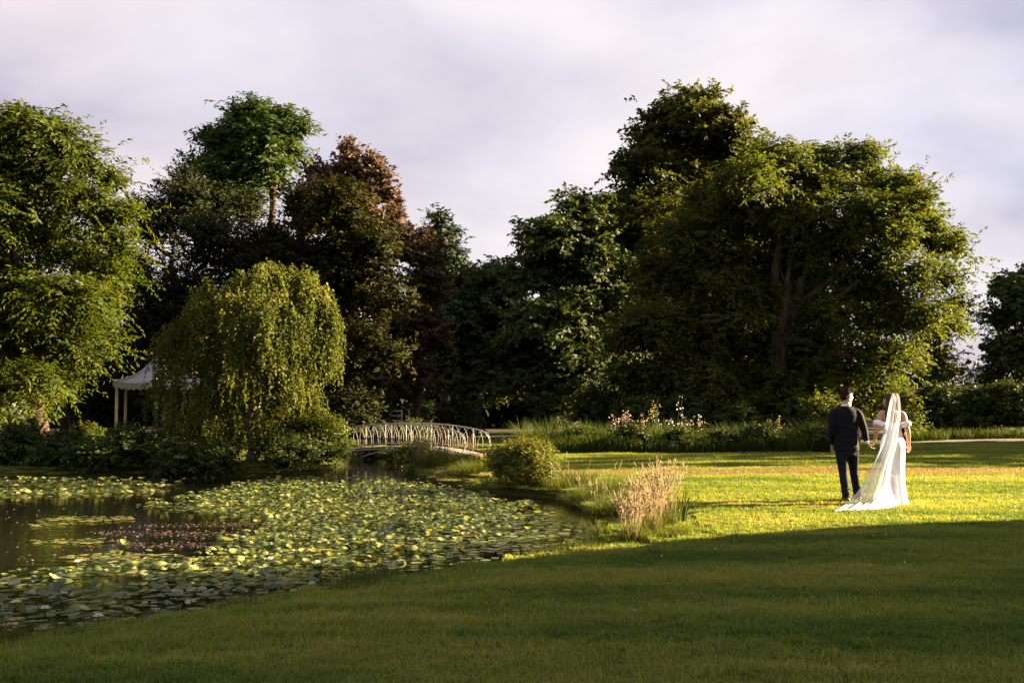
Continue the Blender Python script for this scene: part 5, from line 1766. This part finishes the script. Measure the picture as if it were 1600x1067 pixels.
# trousers
mb = MB()
mb.rings([ell((-0.048, 0, z_), a_, b_) for z_, a_, b_ in ((0.72, .14, .10), (0.80, .175, .125), (0.90, .18, .125), (0.98, .165, .11))])
limb(mb, [ghip_l + [0.005, 0, -0.02], (ghip_l + gk_l) / 2, gk_l, (gk_l + ga_l) / 2, ga_l + [0, 0, -0.02]], [0.104, 0.090, 0.069, 0.066, 0.063])
limb(mb, [ghip_r + [0, 0, -0.02], (ghip_r + gk_r) / 2, gk_r, (gk_r + ga_r) / 2, ga_r + [0, 0, -0.02]], [0.104, 0.090, 0.069, 0.066, 0.063])
for c_, zz in ((gk_l, 0.47), (gk_l, 0.40), (ga_l, 0.19), (ga_l, 0.13), (gk_r, 0.48), (gk_r, 0.40), (ga_r, 0.20), (ga_r, 0.13), (ghip_l, 0.72), (ghip_r, 0.70)):
    limb(mb, [c_ * [1, 1, 0] + [-0.05, -0.05, zz], c_ * [1, 1, 0] + [0.03, -0.062, zz + 0.02]], [0.012, 0.012], 8)
fused('trousers', mb, 0.009, TROUS, groom, 4)
for an in (ga_l, ga_r):
    mb = MB()
    b_ = an * [1, 1, 0]
    limb(mb, [b_ + [0, -0.055, 0.042], b_ + [0, 0.04, 0.048], b_ + [0.004, 0.15, 0.034], b_ + [0.006, 0.20, 0.026]], [0.040, 0.043, 0.042, 0.026])
    mb.box(b_ + [0.002, 0.07, 0.004], (0.070, 0.27, 0.012)); mb.box(b_ + [0, -0.055, 0.010], (0.062, 0.062, 0.022))
    fused('shoe', mb, 0.007, LEATHER, groom, 3)
# hair: cap with short locks swept up
mb = MB()
hc = np.array([-0.022, 0.02, 1.635])
fv = unit(np.array([0.93, 0.30, 0.0])); rv = np.cross(fv, [0, 0, 1.0])
mb.ball(hc - fv * 0.018 + [0, 0, 0.050], (0.090, 0.088, 0.080), 16, 10)
mb.ball(hc - fv * 0.045 + [0, 0, 0.0], (0.062, 0.070, 0.072), 14, 9)
for i in range(60):
    a_ = rng.uniform(-2.2, 2.2); e_ = rng.uniform(0.35, 1.5)
    dd_ = (fv * math.cos(a_) + rv * math.sin(a_)) * math.cos(e_) + np.array([0, 0, math.sin(e_)])
    p0 = hc - fv * 0.014 + np.array([0, 0, 0.045]) + dd_ * 0.075
    limb(mb, [p0, p0 + dd_ * 0.018 + rng.normal(size=3) * 0.008, p0 + dd_ * 0.020 + rng.normal(size=3) * 0.016], [0.014, 0.010, 0.006], 6)
fused('hair', mb, 0.006, HAIR_D, groom, 1)

# --- bride
bride = empty('person', B0)
tag(bride, 'woman in a white off shoulder dress and long trailing veil, seen from behind', 'person')
bh_ = HANDS - B0
bw_l = bh_ + np.array([0.055, -0.02, 0.095])
b_sh_l, b_el_l = np.array([-0.165, 0, 1.375]), np.array([-0.245, -0.02, 1.115])
b_sh_r, b_el_r, b_wr_r = np.array([0.165, 0, 1.365]), np.array([0.222, -0.05, 1.09]), np.array([0.262, 0.04, 0.90])
mb = MB()
P_ = head(mb, (-0.035, 0.02, 1.565), (-0.50, 0.86, 0.0), 0.95)
limb(mb, [(0.0, 0.0, 1.37), (-0.008, 0.005, 1.44), (-0.02, 0.015, 1.52)], [0.062, 0.048, 0.046])
mb.rings([ell((0, 0, z_), a_, b_) for z_, a_, b_ in ((0.78, .15, .13), (0.90, .175, .135), (1.03, .132, .10), (1.10, .122, .092), (1.20, .140, .098), (1.31, .160, .090), (1.37, .155, .075), (1.41, .08, .06))])
limb(mb, [(-0.08, 0, 1.365), b_sh_l, (b_sh_l + b_el_l) / 2, b_el_l, (b_el_l + bw_l) / 2, bw_l], [0.045, 0.050, 0.046, 0.036, 0.034, 0.025])
limb(mb, [(0.08, 0, 1.36), b_sh_r, (b_sh_r + b_el_r) / 2, b_el_r, (b_el_r + b_wr_r) / 2, b_wr_r], [0.045, 0.050, 0.046, 0.036, 0.034, 0.025])
for q in (-1, 1): limb(mb, [(q * 0.05, -0.055, 1.33), (q * 0.075, -0.062, 1.25)], [0.05, 0.035])        # shoulder blades
hand(mb, bw_l, bh_ + [-0.015, 0, -0.03] - bw_l, (0.1, 1, -0.1), -0.75, 1, 0.92)
hand(mb, b_wr_r, (0.22, 0.35, -0.9), (0.35, -0.9, 0.1), 0.6, -1, 0.92)
for q in (-1, 1):
    limb(mb, [(q * 0.08, 0, 0.85), (q * 0.075, 0.02, 0.46), (q * 0.07, 0, 0.08)], [0.085, 0.055, 0.04])
    limb(mb, [(q * 0.07, 0, 0.07), (q * 0.07, 0.12, 0.03)], [0.035, 0.024])
fused('body', mb, 0.0075, SKIN, bride, 4)
face_parts(bride, P_, 0.95)
# dress
mb = MB()
prof = [(1.225, .150, .106, 0, 0), (1.20, .147, .104, 0, 0), (1.14, .135, .102, 0, 0), (1.08, .130, .100, 0, 0), (1.02, .146, .112, 0, 0), (0.95, .180, .142, -0.004, -0.01), (0.88, .193, .152, -0.004, -0.012), (0.78, .185, .146, 0, -0.01),
        (0.62, .166, .135, 0.004, -0.01), (0.45, .152, .130, 0.008, -0.02), (0.28, .150, .140, 0.006, -0.04), (0.14, .158, .160, 0.0, -0.07), (0.05, .172, .185, -0.01, -0.10), (0.012, .185, .205, -0.02, -0.13)]
rg = []
for i_, (z_, a_, b_, dx_, dy_) in enumerate(prof):
    k_ = max(0.0, (0.95 - z_)) * 0.05
    rg.append(ell((dx_, dy_, z_), a_, b_, 64, 0, lambda t, k_=k_, z_=z_: k_ * (np.sin(9 * t + 1.0) * 0.7 + np.sin(14 * t + z_ * 2) * 0.5)))
mb.rings(rg, False)
dz = mb.build('dress', SATIN, bride, True)
sd_ = dz.modifiers.new('s', 'SUBSURF'); sd_.levels = 1; sd_.render_levels = 1
mb = MB()      # seam with covered buttons
for z_ in np.linspace(0.90, 1.20, 13):
    b_ = np.interp(z_, [p_[0] for p_ in prof][::-1], [p_[2] for p_ in prof][::-1])
    mb.ball((0.03, -b_ - 0.004, z_), 0.006, 6, 4)
mb.build('button_row', SATIN, bride, True)
# off-shoulder bands around the upper arms and across the back
for sh, el_ in ((b_sh_l, b_el_l), (b_sh_r, b_el_r)):
    mb = MB()
    c_ = sh + (el_ - sh) * 0.60
    ax_ = unit(el_ - sh)
    q = 1 if sh[0] > 0 else -1
    t_ = np.linspace(0, 2 * math.pi, 17)
    u_ = unit(np.cross(ax_, [0, 1.0, 0])); v_ = np.cross(ax_, u_)
    for k_, (o1_, r1_) in enumerate(((-0.022, 0.060), (0.0, 0.066), (0.022, 0.060))):
        mb.tube([c_ + ax_ * o1_ + (u_ * math.cos(t) + v_ * math.sin(t)) * r1_ for t in t_], 0.019, 7)
    mb.tube([c_ + [-q * 0.03, -0.055, 0.0], np.array([q * 0.14, -0.085, 1.215]), np.array([q * 0.08, -0.105, 1.215])], [0.028, 0.024, 0.016], 8)
    mb.tube([c_ + [-q * 0.03, 0.055, 0.0], np.array([q * 0.13, 0.08, 1.215]), np.array([q * 0.08, 0.100, 1.215])], [0.026, 0.022, 0.016], 8)
    fused('sleeve_band', mb, 0.008, SATIN, bride, 3)
# train of the dress lying on the grass
tr_pts = [(1398, 786), (1404, 789), (1388, 793), (1368, 797), (1345, 799), (1325, 800)]
# hair
mb = MB()
hb = np.array([-0.035, 0.02, 1.565]); fb = unit(np.array([-0.50, 0.86, 0])); rb_ = np.cross(fb, [0, 0, 1.0])
mb.ball(hb - fb * 0.018 + [0, 0, 0.036], (0.090, 0.090, 0.082), 16, 10)
mb.ball(hb - fb * 0.05 + [0, 0, -0.01], (0.070, 0.072, 0.085), 14, 9)
for i in range(26):
    a_ = rng.uniform(-0.09, 0.06); b_ = rng.uniform(-0.10, -0.03)
    s0 = hb + np.array([a_ * 0.8, b_ * 0.6, rng.uniform(-0.03, 0.03)])
    e0 = np.array([-0.055 + a_ * 1.1 + rng.normal() * 0.012, -0.085 + rng.normal() * 0.012, rng.uniform(1.22, 1.34)])
    m0 = (s0 + e0) / 2 + np.array([rng.normal() * 0.012, -0.02, 0])
    limb(mb, [s0, m0, m0 * 0.5 + e0 * 0.5 + rng.normal(size=3) * 0.012, e0], [0.020, 0.018, 0.014, 0.006], 7)
fused('hair', mb, 0.007, HAIR_B, bride, 1)

# veil: a real sheet of tulle from the comb, down the back and out over the grass
m, nd, ln = newmat('tulle')
o_ = nd.new('ShaderNodeOutputMaterial')
df = nd.new('ShaderNodeBsdfDiffuse'); df.inputs['Color'].default_value = (0.76, 0.79, 0.89, 1)
tl_ = nd.new('ShaderNodeBsdfTranslucent'); tl_.inputs['Color'].default_value = (0.76, 0.79, 0.89, 1)
ma = nd.new('ShaderNodeMixShader'); ma.inputs[0].default_value = 0.5
ln.new(df.outputs[0], ma.inputs[1]); ln.new(tl_.outputs[0], ma.inputs[2])
tp_ = nd.new('ShaderNodeBsdfTransparent')
mz = nd.new('ShaderNodeMixShader')
at2 = nd.new('ShaderNodeAttribute'); at2.attribute_name = 'weave'
ln.new(at2.outputs['Fac'], mz.inputs[0]); ln.new(tp_.outputs[0], mz.inputs[1]); ln.new(ma.outputs[0], mz.inputs[2])
ln.new(mz.outputs[0], o_.inputs[0])
TULLE = m


def vp(px, py, Y): return at(px, py, Y) - B0


def vg(px, py, z=0.03): return gnd(px, py, z + B0[2]) - B0


rows = [(vp(1395, 614, 15.33), vp(1403, 615, 15.33), 0.0), (vp(1392, 623, 15.23), vp(1406, 623, 15.23), 0.006), (vp(1388, 642, 15.19), vp(1408, 642, 15.19), 0.010), (vp(1384, 664, 15.17), vp(1405, 666, 15.17), 0.014),
        (vp(1378, 690, 15.12), vp(1401, 696, 15.12), 0.018), (vp(1369, 714, 15.04), vp(1395, 720, 15.05), 0.024), (vp(1356, 740, 14.93), vp(1391, 746, 14.97), 0.032), (vp(1341, 766, 14.80), vp(1391, 770, 14.90), 0.038),
        (vg(1322, 787, 0.05), vg(1391, 788, 0.04), 0.030), (vg(1306, 797, 0.03), vg(1380, 793, 0.03), 0.014), (vg(1302, 799, 0.02), vg(1366, 796, 0.02), 0.010)]
nu, nv = 56, 80
tv = np.linspace(0, len(rows) - 1, nv)


def catmull(arr, t):
    arr = np.asarray(arr, float)
    if arr.ndim == 1: arr = arr[:, None]
    i = np.clip(t.astype(int), 0, len(arr) - 2)
    f = (t - i)[:, None]
    p0, p1, p2, p3 = arr[np.clip(i - 1, 0, None)], arr[i], arr[i + 1], arr[np.clip(i + 2, None, len(arr) - 1)]
    return 0.5 * (2 * p1 + (p2 - p0) * f + (2 * p0 - 5 * p1 + 4 * p2 - p3) * f ** 2 + (3 * p1 - p0 - 3 * p2 + p3) * f ** 3)


Lf, Rt = catmull([r_[0] for r_ in rows], tv), catmull([r_[1] for r_ in rows], tv)
Am = catmull([r_[2] for r_ in rows], tv)[:, 0]
u = np.linspace(0, 1, nu)
VV = Lf[:, None, :] * (1 - u)[None, :, None] + Rt[:, None, :] * u[None, :, None]
ph_ = 6.0 * u[None, :] * math.pi + 0.05 * tv[:, None]
wave = Am[:, None] * (np.sin(ph_ * 1.1 + 0.5 * np.sin(tv[:, None] * 0.9)) * (0.6 + 0.5 * np.sin(u[None, :] * 7 + tv[:, None] * 0.5)) + 0.5 * np.sin(ph_ * 2.3 + 1.3 + tv[:, None] * 0.45) + 0.25 * np.sin(ph_ * 4.1 + tv[:, None] * 0.7))
lie = smoothstep(7.4, 8.4, tv)[:, None]
VV[..., 1] += wave * (1 - lie)
VV[..., 2] += np.abs(wave) * 1.3 * lie
# round the veil over the hair at the top
VV[..., 1] -= (0.05 * (1 - (2 * u - 1) ** 2))[None, :] * smoothstep(6, 0, tv)[:, None]
# scalloped hem
VV[-1, :, 1] += 0.025 * np.sin(u * 40)
VV[..., 2] = np.maximum(VV[..., 2], 0.012)
ii = (np.arange(nv - 1)[:, None] * nu + np.arange(nu - 1)[None, :]).ravel()
wv_ = 0.40 + 0.16 * smoothstep(2, 8, tv)[:, None] + 0.12 * np.sin(ph_ * 2.3 + 1.3 + tv[:, None] * 0.45) + 0.16 * smoothstep(8.0, 9.5, tv)[:, None]
wv_ = wv_ + 0.20 * (smoothstep(0.06, 0.0, u) + smoothstep(0.94, 1.0, u))[None, :]
veil = link('veil', mesh_np('veil', VV.reshape(-1, 3), quads=np.stack([ii, ii + 1, ii + 1 + nu, ii + nu], 1), smooth=True, attrs={'weave': np.clip(wv_, 0, 0.97).ravel()}), TULLE, bride)
# satin train under the veil
rows2 = [(vp(1385, 740, 15.16), vp(1400, 742, 15.18)), (vp(1376, 765, 15.06), vp(1404, 766, 15.14)), (vg(1362, 787, 0.06), vg(1406, 786, 0.03)), (vg(1345, 795, 0.025), vg(1400, 791, 0.02)), (vg(1335, 798, 0.015), vg(1388, 795, 0.015))]
tv2 = np.linspace(0, 4, 30)
Lf, Rt = catmull([r_[0] for r_ in rows2], tv2), catmull([r_[1] for r_ in rows2], tv2)
nu2 = 40
u = np.linspace(0, 1, nu2)
V2 = Lf[:, None, :] * (1 - u)[None, :, None] + Rt[:, None, :] * u[None, :, None]
wv2_ = 0.014 * np.sin(u * 19)[None, :] + 0.010 * np.sin(u * 31 + 1)[None, :]
V2[..., 1] += wv2_ * smoothstep(2.4, 1.6, tv2)[:, None]
V2[..., 2] += np.abs(wv2_) * smoothstep(1.6, 2.4, tv2)[:, None]
V2[..., 2] = np.maximum(V2[..., 2], 0.008)
ii = (np.arange(29)[:, None] * nu2 + np.arange(nu2 - 1)[None, :]).ravel()
link('train', mesh_np('train', V2.reshape(-1, 3), quads=np.stack([ii, ii + 1, ii + 1 + nu2, ii + nu2], 1), smooth=True), SATIN, bride)
